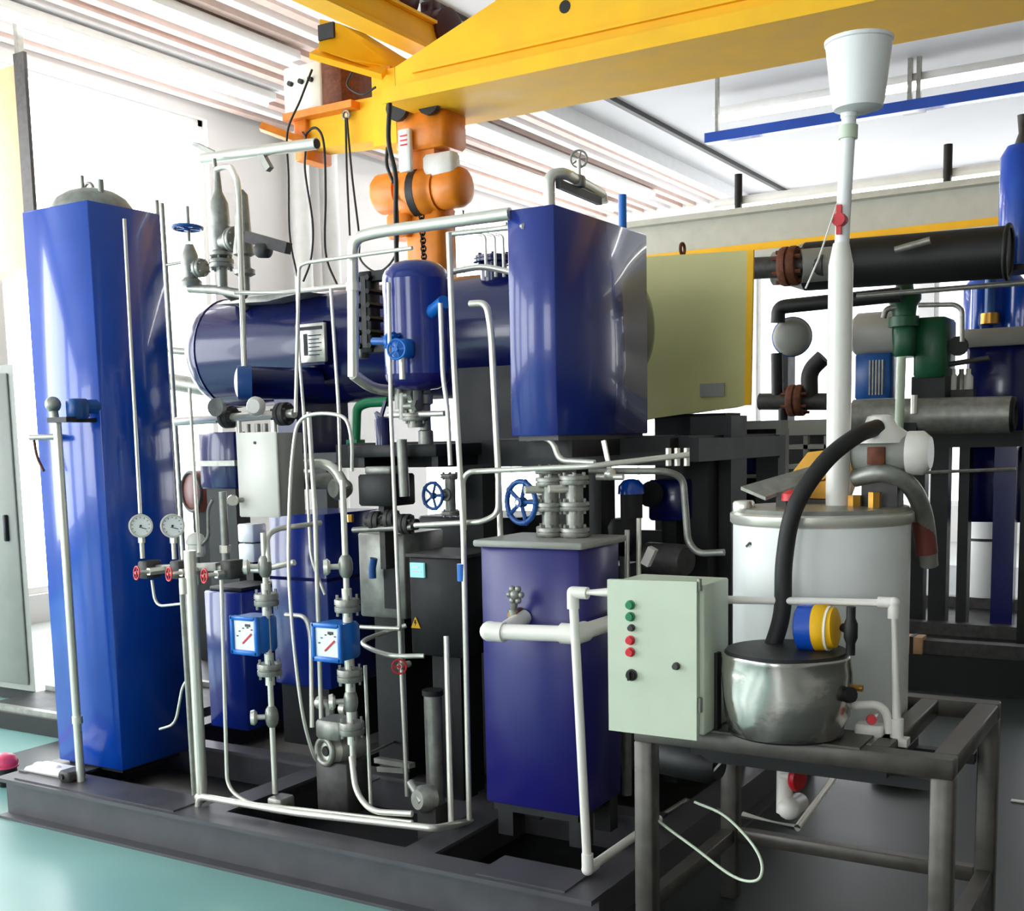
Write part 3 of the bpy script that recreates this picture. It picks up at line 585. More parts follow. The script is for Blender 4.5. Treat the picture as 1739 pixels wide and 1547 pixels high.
t.p('lever_arm', MB().bar(at(420, 402, Y=4.15), at(490, 422, Y=4.15), .04, .05), IRON); t.p('lever_weight', MB().lathe(at(438, 425, Y=4.15), (1, 0, -.1), [(0, .03), (.01, .035), (.06, .035), (.07, .025)], 14), IRON)
t.p('body', MB().lathe((p.x, Ys, zof(470, 413)), (0, 0, 1), [(0, .03), (.01, .05), (.03, .05), (.04, .03), (.09, .03), (.1, .05), (.12, .05), (zof(400, 413)-zof(470, 413), .04)], 16), GALV); t.p('riser', MB().cyl((p.x, Ys, zof(500, 413)), (p.x, Ys, zof(468, 413)), .022), GALV); t.end()
t = T('valve_header', 'grey branch pipe below the safety valves on the end of the navy vessel', 'pipe'); t.p('branch', MB().tube(pl((322, 490, 4.25), (372, 492, 4.25), (415, 500, 4.2)), .022, 12), GALV)
t.p('pad', MB().prism(pl((368, 517, 4.3), (430, 503, 4.3), (520, 495, 4.3), (452, 512, 4.3)), (0, .15, 0)), GALV); t.p('leg', MB().cyl(at(374, 490, Y=4.25), (at(374, 490, Y=4.25).x+.02, 4.4, 2.22), .02), GALV); t.end()
pipe([(368, 288, 4.1), (378, 283, 4.1), (392, 283, 4.1), (405, 310, 3.9), (415, 622, 3.85)], .013, 'steel vent pipe arching over the safety valves and dropping past the navy vessel', bend=.08)
for i, (x, y0, y1) in enumerate(((266, 340, 1180), (275, 345, 1170))): pipe([(x, y0, 4.6), (x+.062*(y1-y0), y1, 4.6)], .012, ('left' if i == 0 else 'right')+' of two short grey uprights behind the tall blue tank', m=GALV)
pipe([(283, 450, 4.6), (340, 440, 4.6)], .008, 'thin grey rod left of the safety valves', m=GALV)
pipe([(290, 595, 5.0), (352, 600, 5.0)], .022, 'grey pipe stub at mid height left of the navy vessel end', m=GALV)
pipe([(290, 648, 5.0), (360, 660, 5.0)], .05, 'thick grey pipe below the left end of the navy vessel', m=GALV)
#PART3
# ------------------------------------------------------------------ lower blue boxes and dark backing inside the skid
t = T('lower_blue_box', 'dark violet blue box tank at the right front of the skid behind the white pipe', 'tank')
t.p('casing', MB().box(-2.12, -1.745, 3.344, 3.64, .30, 1.19, .004), BLUE2); t.p('lid', MB().box(-2.14, -1.725, 3.324, 3.66, 1.19, 1.212, .005), GREYC, 'grey lid plate')
for x in (-2.09, -1.81): t.p('leg', MB().box(x, x+.06, 3.37, 3.43, ZS, .30), DARK); t.p('leg', MB().box(x, x+.06, 3.56, 3.62, ZS, .30), DARK)
t.p('drip_tray', MB().box(-2.1, -1.77, 3.36, 3.63, .27, .3), DARK); t.end()
t = T('blue_side_box', 'plain blue box behind the thick standpipe near the tall blue tank', 'box'); a, b = at(345, 1003, Y=4.0), at(432, 1235, Y=4.0)
t.p('casing', MB().box(a.x, b.x-.04, 4.0, 4.3, .2, a.z, .008), PBLUE); t.p('top_cap', MB().box(a.x+.02, b.x-.06, 4.02, 4.28, a.z, a.z+.02, .004), DARK); t.end()
t = T('blue_centre_box', 'blue box behind the two flow meters in the middle of the skid', 'box'); a, b = at(455, 872, Y=4.0), at(547, 1000, Y=4.0)
t.p('casing', MB().box(a.x, b.x+.03, 4.0, 4.42, .45, a.z, .006), PBLUE); t.p('seam', MB().box(a.x-.003, b.x+.033, 3.995, 4.42, a.z-.3, a.z-.285), NAVY); t.p('stand', MB().box(a.x+.02, b.x, 4.02, 4.4, ZS-.01, .45), DARK); t.end()
t = T('backing_block', 'black compressor block added to keep the back of the skid dark', 'backing')  # added block, dark backing for the black inside of the skid
t.p('housing', MB().box(-3.2, -2.62, 4.45, 4.95, ZS-.01, 1.2, .03), BLACK); t.p('backing_disc', MB().cyl((-2.9, 4.44, .7), (-2.9, 4.36, .7), .16, n=24), IRON)
m = MB()
for i in range(7): m.box(-3.18, -2.64, 4.44, 4.455, .3+.06*i, .32+.06*i)
t.p('cooling_fins', m, DARK); t.end()
t = T('backing_block', 'black rounded block added as dark backing in the skid behind the black cabinet', 'motor')  # another added block that fills the skid interior with dark
t.p('housing', MB().lathe((-2.55, 4.6, .62), (1, 0, 0), [(0, .2), (.05, .26), (.5, .26), (.55, .2)], 24), BLACK); t.p('foot', MB().box(-2.5, -2.05, 4.4, 4.8, ZS-.01, .45), BLACK); t.p('terminal_box', MB().box(-2.4, -2.15, 4.5, 4.7, .86, 1.0, .01), BLACK); t.end()
t = T('backing_sheet', 'dark sheet added as backing behind the skid', 'panel')  # sheets added at the rear so the skid interior stays dark
for x in (-4.2, -3.45, -2.7): t.p('panel', MB().box(x, x+.73, 5.14, 5.16, ZS-.01, 1.1), DARK)
t.end()
# white junction box
t = T('junction_box', 'white junction box with grey side hanging below the sight glass', 'box'); a, b = at(401, 735, Y=3.5), at(476, 879, Y=3.5)
t.p('body', MB().box(a.x+.004, b.x-.004, 3.508, 3.66, b.z+.004, a.z-.004, .004), GREYC); t.p('door', MB().box(a.x, b.x, 3.494, 3.508, b.z, a.z, .005), PVC, 'white door')
q = at(432, 752, Y=3.49); t.p('lock', MB().cyl(q, q+V((0, .01, 0)), .006), IRON)
for x in (415, 432, 445): q = at(x, 728, Y=3.56); t.p('cable_gland', MB().cyl((q.x, 3.58, a.z-.005), (q.x, 3.58, a.z+.035), .012, n=8), GALV)
t.p('bracket', MB().box((a.x+b.x)/2-.03, (a.x+b.x)/2+.03, 3.66, 4.0, b.z+.1, b.z+.14), GALV)
t.end()
q = at(395, 850, Y=3.45); t = T('round_button', 'small round steel knob left of the white junction box', 'knob'); t.p('cap', MB().lathe(q, TOCAM(q), [(-.02, .02), (0, .024), (.012, .02)], 14), STEEL); t.p('arm', MB().cyl(q+V((0, .02, 0)), q+V((.03, .09, 0)), .01), GALV); t.end()
t = T('flanged_pipe', 'level steel pipe with bolted flanges above the white junction box', 'pipe')
t.p('pipe_run', MB().tube(pl((300, 716, 3.85), (500, 702, 3.85)), .02, 12), STEEL)
for x, y in ((388, 708), (482, 703)): q = at(x, y, Y=3.85); t.p('flange', MB().flange(q, (1, 0, .02), .05, .05), IRON)
q = at(372, 692, Y=3.8); t.p('wheel', MB().lathe(q, (.2, -1, 0), [(0, .04), (.03, .04)], 16), GALV); q = at(437, 690, Y=3.8); t.p('cap', MB().lathe(q, (.3, -1, 0), [(0, .04), (.02, .042), (.04, .03)], 16), PVC)
for x in (405, 465): q = at(x, 705, Y=3.85); t.p('drop', MB().cyl(q, q-V((0, 0, .08)), .014), STEEL)
t.end()
# flow meters
def flow_line(px0, Yp, ym, w, h, zt, label, items, side):
    t = T('flow_meter', label, 'meter'); c = at(px0, ym, Y=Yp); X = c.x
    a = at(side[0], side[1], Y=Yp-.06); b = at(side[2], side[3], Y=Yp-.06); fx0, fx1, z1, z0 = a.x, b.x, a.z, b.z
    t.p('housing', MB().box(fx0, fx1, Yp-.06, Yp+.05, z0, z1, .012), LBLUE)
    n = t.p('bezel', MB().box(fx0-.004, fx0+.014, Yp-.075, Yp-.055, z0-.004, z1+.004, .004).box(fx1-.014, fx1+.004, Yp-.075, Yp-.055, z0-.004, z1+.004, .004).box(fx0, fx1, Yp-.075, Yp-.055, z1-.012, z1+.004, .004).box(fx0, fx1, Yp-.075, Yp-.055, z0-.004, z0+.014, .004), LBLUE)
    d = t.p('dial', MB().box(fx0+.012, fx1-.012, Yp-.066, Yp-.06, z0+.012, z1-.01), FACE)
    m = MB(); mid = (fx0+fx1)/2; zz = (z0+z1)/2; m.bar((mid-.01, Yp-.068, zz-.03), (mid+.035, Yp-.068, zz+.008), .006, .003, (0, 1, 0)); t.p('needle', m, RED, under=d)
    m = MB()
    for i in range(6):
        aa = math.radians(20+25*i); p = V((mid+.012-math.cos(aa)*.05, Yp-.067, zz-.02+math.sin(aa)*.05)); m.box(p.x-.004, p.x+.004, Yp-.068, Yp-.066, p.z-.002, p.z+.002)
    m.box(mid+.005, mid+.03, Yp-.068, Yp-.066, z1-.035, z1-.025); t.p('scale_print', m, IRON, under=d)
    for kind, y, y2 in items:
        z = at(px0, y, Y=Yp).z; z2 = at(px0, y2, Y=Yp).z
        if kind == 'p': t.p('pipe_run', MB().cyl((X, Yp, z2), (X, Yp, z), .011), STEEL)
        if kind == 'f': t.p('flange_pair', MB().flange((X, Yp, z), (0, 0, 1), .046, .045, 4), GALV); t.p('tube_end', MB().cyl((X, Yp, z-.06), (X, Yp, z+.06), .018), STEEL)
        if kind == 'v':
            t.p('valve_body', MB().lathe((X, Yp, z-.04), (0, 0, 1), [(0, .014), (.012, .022), (.03, .026), (.05, .026), (.068, .022), (.08, .014)], 12), GALV)
            q = V((X-.05, Yp-.04, z)); t.p('valve_knob', MB().cyl((X, Yp, z), q, .01).lathe(q, q-V((X, Yp, z)), [(-.01, .02), (0, .03), (.014, .026)], 10), STEEL)
    t.end(); return X
flow_line(455, 3.22, 1075, 0, 0, 0, 'left one of the two blue flow meters with square dials',
          [('p', 905, 1345), ('v', 962, 962), ('f', 1018, 1018), ('f', 1136, 1136), ('v', 1216, 1216)], (394, 1046, 441, 1112))
flow_line(592, 3.22, 1090, 0, 0, 0, 'right one of the two blue flow meters with square dials',
          [('p', 815, 1300), ('v', 962, 962), ('f', 1028, 1028), ('f', 1146, 1146), ('v', 1190, 1190), ('f', 1235, 1235)], (532, 1058, 583, 1124))
pipe([(456, 955, 3.22), (453, 910, 3.24), (470, 898, 3.3), (545, 888, 3.5)], .01, 'curved steel pipe leaving the top of the left flow meter line', bend=.06)
q = at(474, 1358, Y=3.2); one('pipe_support', MB().box(q.x-.035, q.x+.035, 3.17, 3.25, ZS-.002, q.z+.01, .006), GALV, 'small pale block under the left flow meter line', 'support')
pipe([(597, 1285, 3.2), (604, 1345, 3.16), (630, 1378, 3.14), (700, 1382, 3.16)], .011, 'bent steel pipe from the right flow meter to the skid floor', bend=.06)
# hoses and risers in the middle
one('hose', MB().tube(pl((598, 800, 3.3), (596, 740, 3.28), (578, 706, 3.28), (515, 710, 3.28), (497, 770, 3.26), (490, 930, 3.22), (496, 1060, 3.2), (512, 1200, 3.2), (530, 1275, 3.24), (545, 1300, 3.3)), .0068, 10, smooth=True), STEEL, 'long bowed steel hose between the two flow meters', 'hose')
pipe([(524, 700, 3.42), (535, 870, 3.4), (546, 1230, 3.36), (548, 1375, 3.34)], .009, 'straight steel riser left of the right flow meter')
pipe([(515, 690, 3.46), (528, 950, 3.44), (552, 1010, 3.44)], .006, 'slim steel line behind the straight riser')
pipe([(620, 1130, 3.3), (630, 1372, 3.28)], .007, 'slim steel upright right of the right flow meter')
pipe([(758, 1080, 3.42), (766, 1398, 3.34)][:2], .011, 'steel upright below the black cabinet')
pipe([(485, 1044, 3.4), (520, 1046, 3.4), (528, 1080, 3.4), (530, 1235, 3.36)], .009, 'small bent pipe behind the bowed hose', bend=.06)
t = T('ring_pipe', 'steel pipe loop with a red handwheel right of the right flow meter', 'pipe'); t.p('loop', MB().tube(pl((690, 1062, 3.6), (650, 1075, 3.55), (616, 1092, 3.4), (660, 1112, 3.3), (720, 1114, 3.34)), .009, 10, smooth=True), STEEL)
t.p('branch', MB().tube(pl((600, 1064, 3.42), (680, 1068, 3.42)), .008, 8), STEEL); p = at(678, 1132, Y=3.38); handwheel(t, p, TOCAM(p), .026, RED, spokes=4); t.p('valve_stem', MB().cyl(p, p+V((.0, .06, 0)), .012), STEEL); t.end()
# grey motor pump
t = T('motor_pump', 'small grey round-faced motor pump near the skid floor', 'pump'); p = at(552, 1276, Y=3.26); ax = V((-.25, -1, .05)).normalized()
t.p('body', MB().lathe(p-ax*.16, ax, [(0, .05), (.02, .06), (.1, .062), (.12, .055)], 20), GALV); t.p('face_ring', MB().torus(p+ax*.0, ax, .046, .012, 24), GALV)
t.p('face_plate', MB().lathe(p-ax*.04, ax, [(0, .055), (.035, .045)], 20), STEEL); t.p('shaft_hole', MB().lathe(p-ax*.003, ax, [(0, .02), (.004, .018)], 14), BLACK)
t.p('terminal_box', MB().box(p.x-.03, p.x+.09, p.y-.02, p.y+.1, p.z+.05, p.z+.12, .01), GALV); t.p('foot', MB().box(p.x-.05, p.x+.1, p.y, p.y+.14, ZS-.0, p.z-.04, .006), IRON); t.end()
for i, (x, y) in enumerate(((560, 1195), (600, 1205))):
    p = at(x, y, Y=3.42); t = T('elbow_fitting', ('left' if i == 0 else 'right')+' small steel elbow fitting above the grey motor pump', 'fitting'); t.p('elbow', MB().tube([p+V((-.05, 0, 0)), p, p+V((0, 0, -.12))], .018, 10, bend=.03), GALV); t.p('collar', MB().cyl(p+V((-.055, 0, 0)), p+V((-.03, 0, 0)), .026), STEEL); t.end()
for i, (a, b) in enumerate((((640, 1290), (700, 1300)), ((645, 1305), (690, 1308)))):
    one('tray_rail', MB().bar(at(*a, Y=3.6), at(*b, Y=3.55), .03, .02), GALV, ('upper' if i == 0 else 'lower')+' pale rail lying in the skid right of the grey motor pump', 'rail')
for i, (a, b) in enumerate((((560, 1360), (690, 1300)), ((625, 1280), (690, 1250)))):
    one('tie_rod', MB().cyl(at(*a, Y=3.5), at(*b, Y=3.9), .005, n=8), GALV, ('lower' if i == 0 else 'upper')+' slanting thin rod low inside the skid', 'rod')
t = T('floor_pump', 'round dull pump casing on the skid floor below the black cabinet', 'pump'); p = at(718, 1362, Y=3.3); t.p('volute', MB().lathe(p+V((0, .06, 0)), (-.3, -1, .1), [(0, .03), (.01, .05), (.05, .05), (.07, .035)], 18), GALV); t.p('outlet', MB().cyl(p, p+V((-.08, .04, .05)), .016), GALV); t.p('foot', MB().box(p.x-.04, p.x+.04, 3.32, 3.4, ZS-.1, p.z-.02), IRON); t.end()
t = T('steel_cylinder', 'upright dull steel cylinder below the black cabinet', 'cylinder'); a, b = at(735, 1180, Y=3.52), at(742, 1375, Y=3.52); t.p('barrel', MB().cyl((a.x, 3.52, ZS-.01), (a.x, 3.52, a.z), .034, n=20), GALV); t.p('cap', MB().cyl((a.x, 3.52, a.z), (a.x, 3.52, a.z+.02), .04, n=20), DARK); t.end()
for i, (x, y) in enumerate(((775, 1185), (783, 1200))):
    a = at(x, y, Y=4.1); one('white_bottle', MB().lathe((a.x, 4.1, a.z-.08), (0, 0, 1), [(0, .03), (.01, .034), (.12, .034), (.15, .018), (.17, .018)], 14).box(a.x-.05, a.x+.05, 4.06, 4.16, a.z-.1, a.z-.08), PVC, ('left' if i == 0 else 'right')+' small white bottle behind the upright pipes below the black cabinet', 'bottle')
# black control cabinet, black box, stainless box
t = T('black_cabinet', 'black control cabinet with a small pale screen in the middle of the skid', 'cabinet'); a, b = at(694, 945, Y=3.6), at(788, 1110, Y=3.6)
t.p('body', MB().box(a.x, b.x, 3.6, 3.85, b.z-.02, a.z, .006), BLACK); t.p('stand', MB().box(a.x+.06, b.x-.05, 3.65, 3.8, ZS-.01, b.z-.02), BLACK); t.p('lid', MB().box(a.x-.01, b.x+.01, 3.59, 3.86, a.z, a.z+.012), IRON)
q, r = at(697, 955, Y=3.595), at(721, 981, Y=3.595); n = t.p('screen', MB().box(q.x, r.x, 3.59, 3.601, r.z, q.z), SCREEN, 'pale cyan screen'); t.p('screen_print', MB().box(q.x+.01, r.x-.02, 3.588, 3.59, q.z-.02, q.z-.014).box(q.x+.01, r.x-.01, 3.588, 3.59, q.z-.036, q.z-.03), TEALW, under=n)
q = at(705, 1058, Y=3.595); t.p('warning_triangle', MB().prism([(q.x-.022, 3.597, q.z-.02), (q.x+.022, 3.597, q.z-.02), (q.x, 3.597, q.z+.024)], (0, .005, 0)), YEL, 'yellow warning triangle')
t.p('triangle_bolt', MB().prism([(q.x-.003, 3.5955, q.z+.012), (q.x-.006, 3.5955, q.z-.002), (q.x, 3.5955, q.z-.002), (q.x-.004, 3.5955, q.z-.014), (q.x+.006, 3.5955, q.z+.003), (q.x+.001, 3.5955, q.z+.003), (q.x+.004, 3.5955, q.z+.012)], (0, .0015, 0)), BLACK); t.end()
q = at(785, 972, Y=3.4); one('cyan_coupling', MB().cyl(q-V((0, 0, .03)), q+V((0, 0, .03)), .018), LBLUE, 'small cyan coupling on the long vertical pipe beside the black cabinet', 'coupling')
t = T('black_box', 'small black box on a stand right of the white junction box', 'box'); a, b = at(606, 806, Y=3.62), at(666, 860, Y=3.62); t.p('body', MB().box(a.x, b.x, 3.62, 3.78, b.z, a.z, .008), BLACK); t.p('cap', MB().box(a.x+.02, b.x-.02, 3.64, 3.76, a.z, a.z+.03, .006), GALV); t.p('stand', MB().box(a.x+.07, b.x-.07, 3.66, 3.74, b.z-.25, b.z), IRON); t.end()
t = T('steel_box', 'dull stainless box with a blue handled valve behind the right flow meter', 'box'); a, b = at(607, 905, Y=3.72), at(690, 1052, Y=3.72); t.p('body', MB().box(a.x, b.x, 3.72, 4.0, b.z, a.z, .006), GALV)
t.p('recess', MB().box(a.x+.13, a.x+.19, 3.712, 3.722, b.z+.04, a.z-.06), BLACK); q = at(632, 965, Y=3.68); t.p('lever_handle', MB().tube([q+V((0, 0, -.04)), q, q+V((.01, 0, .04))], .016, 10), VBLUE, 'blue lever handle'); t.p('stand', MB().box(a.x+.04, b.x-.04, 3.76, 3.96, ZS-.01, b.z), DARK); t.end()
# black shelf and what stands on it
t = T('shelf_bar', 'black shelf bar below the small blue vessel', 'shelf'); a, b = at(590, 757, Y=3.66), at(741, 775, Y=3.66); t.p('board', MB().box(a.x, b.x, 3.66, 4.0, b.z, a.z, .004), BLACK)
for x in (a.x+.02, b.x-.05): t.p('bracket', MB().box(x, x+.03, 3.7, 4.0, b.z-.04, b.z), DARK)
t.end(); zsh = a.z
t = T('blue_hand_pump', 'dark blue hand pump with forked top standing on the black shelf bar', 'pump'); q = at(650, 730, Y=3.74); t.p('barrel', MB().lathe((q.x, 3.74, zsh), (0, 0, 1), [(0, .03), (.1, .03), (.11, .02)], 14), NAVY); a = at(642, 700, Y=3.74); b = at(661, 680, Y=3.74)
t.p('fork', MB().bar((q.x-.01, 3.74, zsh+.1), (q.x+.02, 3.74, b.z), .012, .012).bar((q.x-.02, 3.74, zsh+.1), (q.x-.03, 3.74, a.z), .012, .012).bar((q.x-.03, 3.74, a.z), (q.x+.03, 3.74, a.z-.04), .01, .01), NAVY); t.end()
t = T('relief_column', 'dull grey column of fittings under the small blue vessel', 'fitting'); q = at(722, 700, Y=3.78); 
t.p('column', MB().lathe((q.x, 3.78, zsh), (0, 0, 1), [(0, .03), (.05, .03), (.055, .022), (.15, .022), (.155, .032), (.19, .032), (.195, .024), (.24, .024)], 14), GALV); t.p('lower_tube', MB().cyl((q.x+.005, 3.62, 1.34), (q.x, 3.62, zsh+.02), .02), GALV); t.p('arm', MB().tube(pl((660, 705, 3.7), (755, 702, 3.7)), .012, 10), STEEL); t.end()
t = T('green_bracket', 'green bent tube frame under the navy vessel', 'frame'); t.p('tube_frame', MB().tube(pl((604, 755, 4.2), (606, 692, 4.2), (622, 684, 4.2), (660, 682, 4.2)), .022, 10, bend=.05), GREEN); t.p('foot', MB().box(*(lambda c: (c.x-.03, c.x+.03, 4.17, 4.23, ZD+.04, ZD+.06))(at(604, 755, Y=4.2))), GREEN); t.end()
for i, (x, y) in enumerate(((678, 672), (685, 690))):
    q = at(x, y, Y=3.7); one('tee_fitting', MB().cyl(q-V((0, 0, .05)), q+V((0, 0, .05)), .018).cyl(q, q+V((.06, 0, 0)), .016).cyl(q+V((.05, 0, 0)), q+V((.07, 0, 0)), .024, n=6), GALV, ('upper' if i == 0 else 'lower')+' steel tee fitting at the foot of the small blue vessel', 'fitting')
# blue handwheel valves
def gate_valve(px, py, Yp, R, label, ax, m=VBLUE):
    t = T('gate_valve', label, 'valve'); c = at(px, py, Y=Yp); ax = V(ax).normalized(); handwheel(t, c, ax, R, m, lobed=True)
    t.p('spindle', MB().cyl(c+ax*.02, c-ax*R*1.8, R*.12), STEEL); b = c-ax*R*1.6
    t.p('bonnet', MB().lathe(b+ax*R*.5, -ax, [(0, R*.25), (R*.3, R*.3), (R*.32, R*.5), (R*.5, R*.5), (R*.52, R*.35), (R, R*.4)], 14), GALV)
    t.p('body', MB().cyl(b-ax*R*.4-V((0, 0, R*1.5)), b-ax*R*.4+V((0, 0, R*1.5)), R*.42), GALV)
    for s in (-1, 1): t.p('flange', MB().flange(b-ax*R*.4+V((0, 0, s*R*1.45)), (0, 0, 1), R*.75, R*.35), GALV)
    t.end()
gate_valve(735, 842, 3.72, .05, 'smaller blue handwheel valve beside the small black box', (-.15, -1, 0))
gate_valve(885, 853, 3.5, .072, 'larger blue handwheel valve on top of the lower blue box', (-.3, -1, .0))
for i, (x, y0, y1) in enumerate(((934, 808, 905), (975, 805, 905))):
    a, b = at(x, y0, Y=3.52), at(x, y1, Y=3.52); t = T('flanged_spool', ('left' if i == 0 else 'right')+' upright flanged steel spool on the lid of the lower blue box', 'fitting')
    t.p('barrel', MB().cyl((a.x, 3.52, 1.212), (a.x, 3.52, a.z), .03, n=16), GALV)
    for z in (1.23, (a.z+1.21)/2, a.z-.02): t.p('flange', MB().flange((a.x, 3.52, z), (0, 0, 1), .05, .03), GALV)
    t.p('side_port', MB().cyl((a.x, 3.52, (a.z+1.23)/2+.05), (a.x-.06, 3.45, (a.z+1.23)/2+.05), .014), STEEL); t.end()
pipe([(705, 892, 3.5), (820, 886, 3.48), (846, 872, 3.5), (846, 800, 3.5)], .01, 'level steel pipe from the black cabinet to the hooked pipe', bend=.05)
pipe([(788, 900, 3.46), (786, 815, 3.46), (796, 801, 3.46), (1000, 792, 3.5), (1170, 772, 3.7)], .01, 'long level steel pipe under the blue casing', bend=.05)
pipe([(895, 744, 3.55), (925, 742, 3.55), (940, 752, 3.55), (950, 782, 3.55), (1010, 786, 3.55)], .011, 'short hooked pipe just under the blue casing', bend=.04)
pipe([(1000, 800, 3.62), (1135, 800, 3.7), (1160, 812, 3.75), (1168, 920, 3.75), (1185, 940, 3.75), (1230, 938, 3.75)], .012, 'dull steel pipe curving down right of the lower blue box', m=GALV, bend=.08)
pipe([(850, 912, 3.55), (846, 795, 3.6)], .011, 'short steel upright on the lid of the lower blue box')
t = T('lever_cock', 'small steel lever cock standing below the blue casing', 'valve'); t.p('lever', MB().bar(at(1025, 748, Y=3.6), at(1036, 800, Y=3.6), .014, .01), STEEL); q = at(1036, 805, Y=3.6); t.p('body', MB().ball(q, .022).cyl(q-V((.05, 0, .01)), q+V((.05, 0, -.01)), .011), STEEL); t.end()
t = T('dark_pillar', 'dark square pillar right of the flanged spools', 'post'); a = at(1008, 800, Y=4.0); t.p('column', MB().box(a.x-.04, a.x+.04, 3.98, 4.06, ZS-.01, ZD-.06), DARK); t.p('side_plate', MB().box(a.x+.04, a.x+.05, 3.96, 4.08, .9, ZD-.1), IRON); t.end()
q = at(1072, 825, Y=4.0); t = T('blue_cap_pump', 'small pump with a bright blue domed cap under the right end of the deck', 'pump'); t.p('cap', MB().lathe((q.x, 4.0, q.z-.03), (0, 0, 1), [(0, .05), (.03, .048), (.05, .03), (.056, .01)], 18), BLUE); t.p('neck', MB().cyl((q.x, 4, q.z-.12), (q.x, 4, q.z-.03), .042), BLACK); t.p('body', MB().lathe((q.x-.02, 3.98, q.z-.26), (0, 0, 1), [(0, .03), (.05, .06), (.11, .066), (.14, .05)], 8), BLACK); t.p('stem', MB().cyl((q.x-.02, 3.98, ZS), (q.x-.02, 3.98, q.z-.25), .02), GALV); t.end()
t = T('navy_drive_box', 'navy drive box with a dark disc right of the blue capped pump', 'box'); a, b = at(1100, 815, Y=4.2), at(1158, 885, Y=4.2); t.p('body', MB().box(a.x, b.x, 4.2, 4.4, b.z, a.z, .01), NAVY); q = at(1108, 840, Y=4.16); t.p('disc', MB().lathe(q, (-.2, -1, .2), [(0, .05), (.02, .05)], 20), BLACK); t.p('stand', MB().box(a.x+.04, b.x-.04, 4.24, 4.34, ZS-.01, b.z), DARK); t.end()
t = T('valve_cluster', 'cluster of small steel fittings right of the lower blue box lid', 'fitting')
for (x, y0, y1) in ((1065, 900, 990), (1085, 880, 985)): t.p('tube', MB().cyl(at(x, y1, Y=3.8), at(x, y0, Y=3.8), .009), STEEL)
q = at(1105, 945, Y=3.8); t.p('white_cap', MB().bar(q+V((-.02, 0, -.03)), q+V((.01, 0, .03)), .03, .03), PVC); q = at(1130, 950, Y=3.95); t.p('dark_drum', MB().lathe(q, (.9, -.3, 0), [(-.1, .05), (-.08, .06), (.08, .06), (.1, .05)], 18), IRON)
for x in (1135, 1150, 1166): q = at(x, 776, Y=3.72); t.p('pipe_clip', MB().cyl(q-V((0, 0, .03)), q+V((0, 0, .03)), .01), STEEL)
t.end()
t = T('silver_pump', 'curved dull silver pump left of the small black box', 'pump'); q = at(572, 830, Y=3.7); t.p('casing', MB().lathe(q, (-.2, -1, 0), [(-.06, .03), (-.04, .042), (0, .046), (.02, .034)], 20), GALV); t.p('outlet', MB().tube([q+V((-.16, 0, .1)), q+V((-.02, 0, .1)), q+V((.05, 0, 0))], .022, 12, bend=.08), STEEL); t.p('barrel', MB().cyl(q+V((-.24, .05, .03)), q+V((-.03, .05, .03)), .035, n=18), GALV); q = at(595, 880, Y=3.65); t.p('brass_nut', MB().cyl(q-V((0, 0, .015)), q+V((0, 0, .015)), .014, n=6), BRASS); t.end()
t = T('fitting_row', 'row of dull bolted fittings below the small black box', 'fitting')
for x, y in ((640, 885), (665, 882), (690, 890)): q = at(x, y, Y=3.66); t.p('fitting', MB().flange(q, (1, .1, 0), .04, .04).cyl(q+V((-.05, 0, 0)), q+V((.05, 0, 0)), .022), IRON)
t.p('rail', MB().tube(pl((600, 900, 3.64), (700, 895, 3.64)), .012, 8), GALV); t.end()
t = T('red_brown_drum', 'red-brown drum end behind the thin line right of the tall blue tank', 'drum'); q = at(325, 835, Y=5.6); t.p('shell', MB().lathe(q, (-.3, -1, 0), [(-.4, .14), (-.02, .14), (0, .12)], 20), REDBR); t.p('rim', MB().torus(q, (-.3, -1, 0), .13, .012), IRON); t.p('stand', MB().box(q.x-.05, q.x+.1, 5.65, 5.85, 0, q.z-.1), DARK); t.end()
t = T('dark_block', 'dark navy machine block beyond the white junction box', 'machine'); a, b = at(335, 735, Y=4.9), at(402, 830, Y=4.9); t.p('body', MB().box(a.x, b.x, 4.9, 5.04, b.z, a.z, .01), NAVY); t.p('ledge', MB().box(a.x-.02, b.x+.05, 4.84, 5.04, (a.z+b.z)/2-.03, (a.z+b.z)/2), GALV); t.p('stand', MB().box(a.x+.03, b.x-.03, 4.92, 5.03, ZS-.01, b.z), DARK); t.end()

# ------------------------------------------------------------------ white plastic plumbing in front of the lower blue box
t = T('thick_pvc_pipe', 'thick white plastic pipe with elbows in front of the lower blue box', 'pipe'); p0, p1 = at(832, 1072, Y=3.2), at(978, 1077, Y=3.2)
t.p('pipe_run', MB().cyl(p0, p1, .026, n=20), PVC); t.p('tee', MB().ball(p0, .034).cyl(p0, p0+V((.055, 0, 0)), .033, n=20), PVC)
p2 = at(866, 1052, Y=3.27); t.p('branch', MB().cyl(p0+V((.04, 0, 0)), (p0.x+.05, 3.342, p0.z+.03), .026, n=16), PVC); t.p('elbow', MB().ball(p1, .034).cyl(p1, p1+V((-.05, 0, 0)), .033, n=20).cyl(p1, p1+V((0, .06, 0)), .033, n=20), PVC)
t.p('rear_run', MB().cyl(p1, p1+V((.0, .8, 0)), .026, n=20), PVC); t.end()
t = T('brass_valve', 'small brass cross-handled valve on the front of the lower blue box', 'valve'); q = at(875, 1010, Y=3.27); b = at(872, 1035, Y=3.3)
t.p('stem', MB().cyl(b, q, .012), GALV); m = MB()
for i in range(6): a = math.pi*i/3; m.ball(q+V((math.cos(a)*.022, 0, math.sin(a)*.022)), .011, 8)
t.p('cross_handle', m.ball(q, .018, 10), GALV); t.p('body', MB().cyl(b+V((0, -.01, -.02)), (b.x, 3.342, b.z-.015), .018), BRASS); t.p('foot', MB().cyl(b-V((0, 0, .05)), b, .016), GALV); t.end()
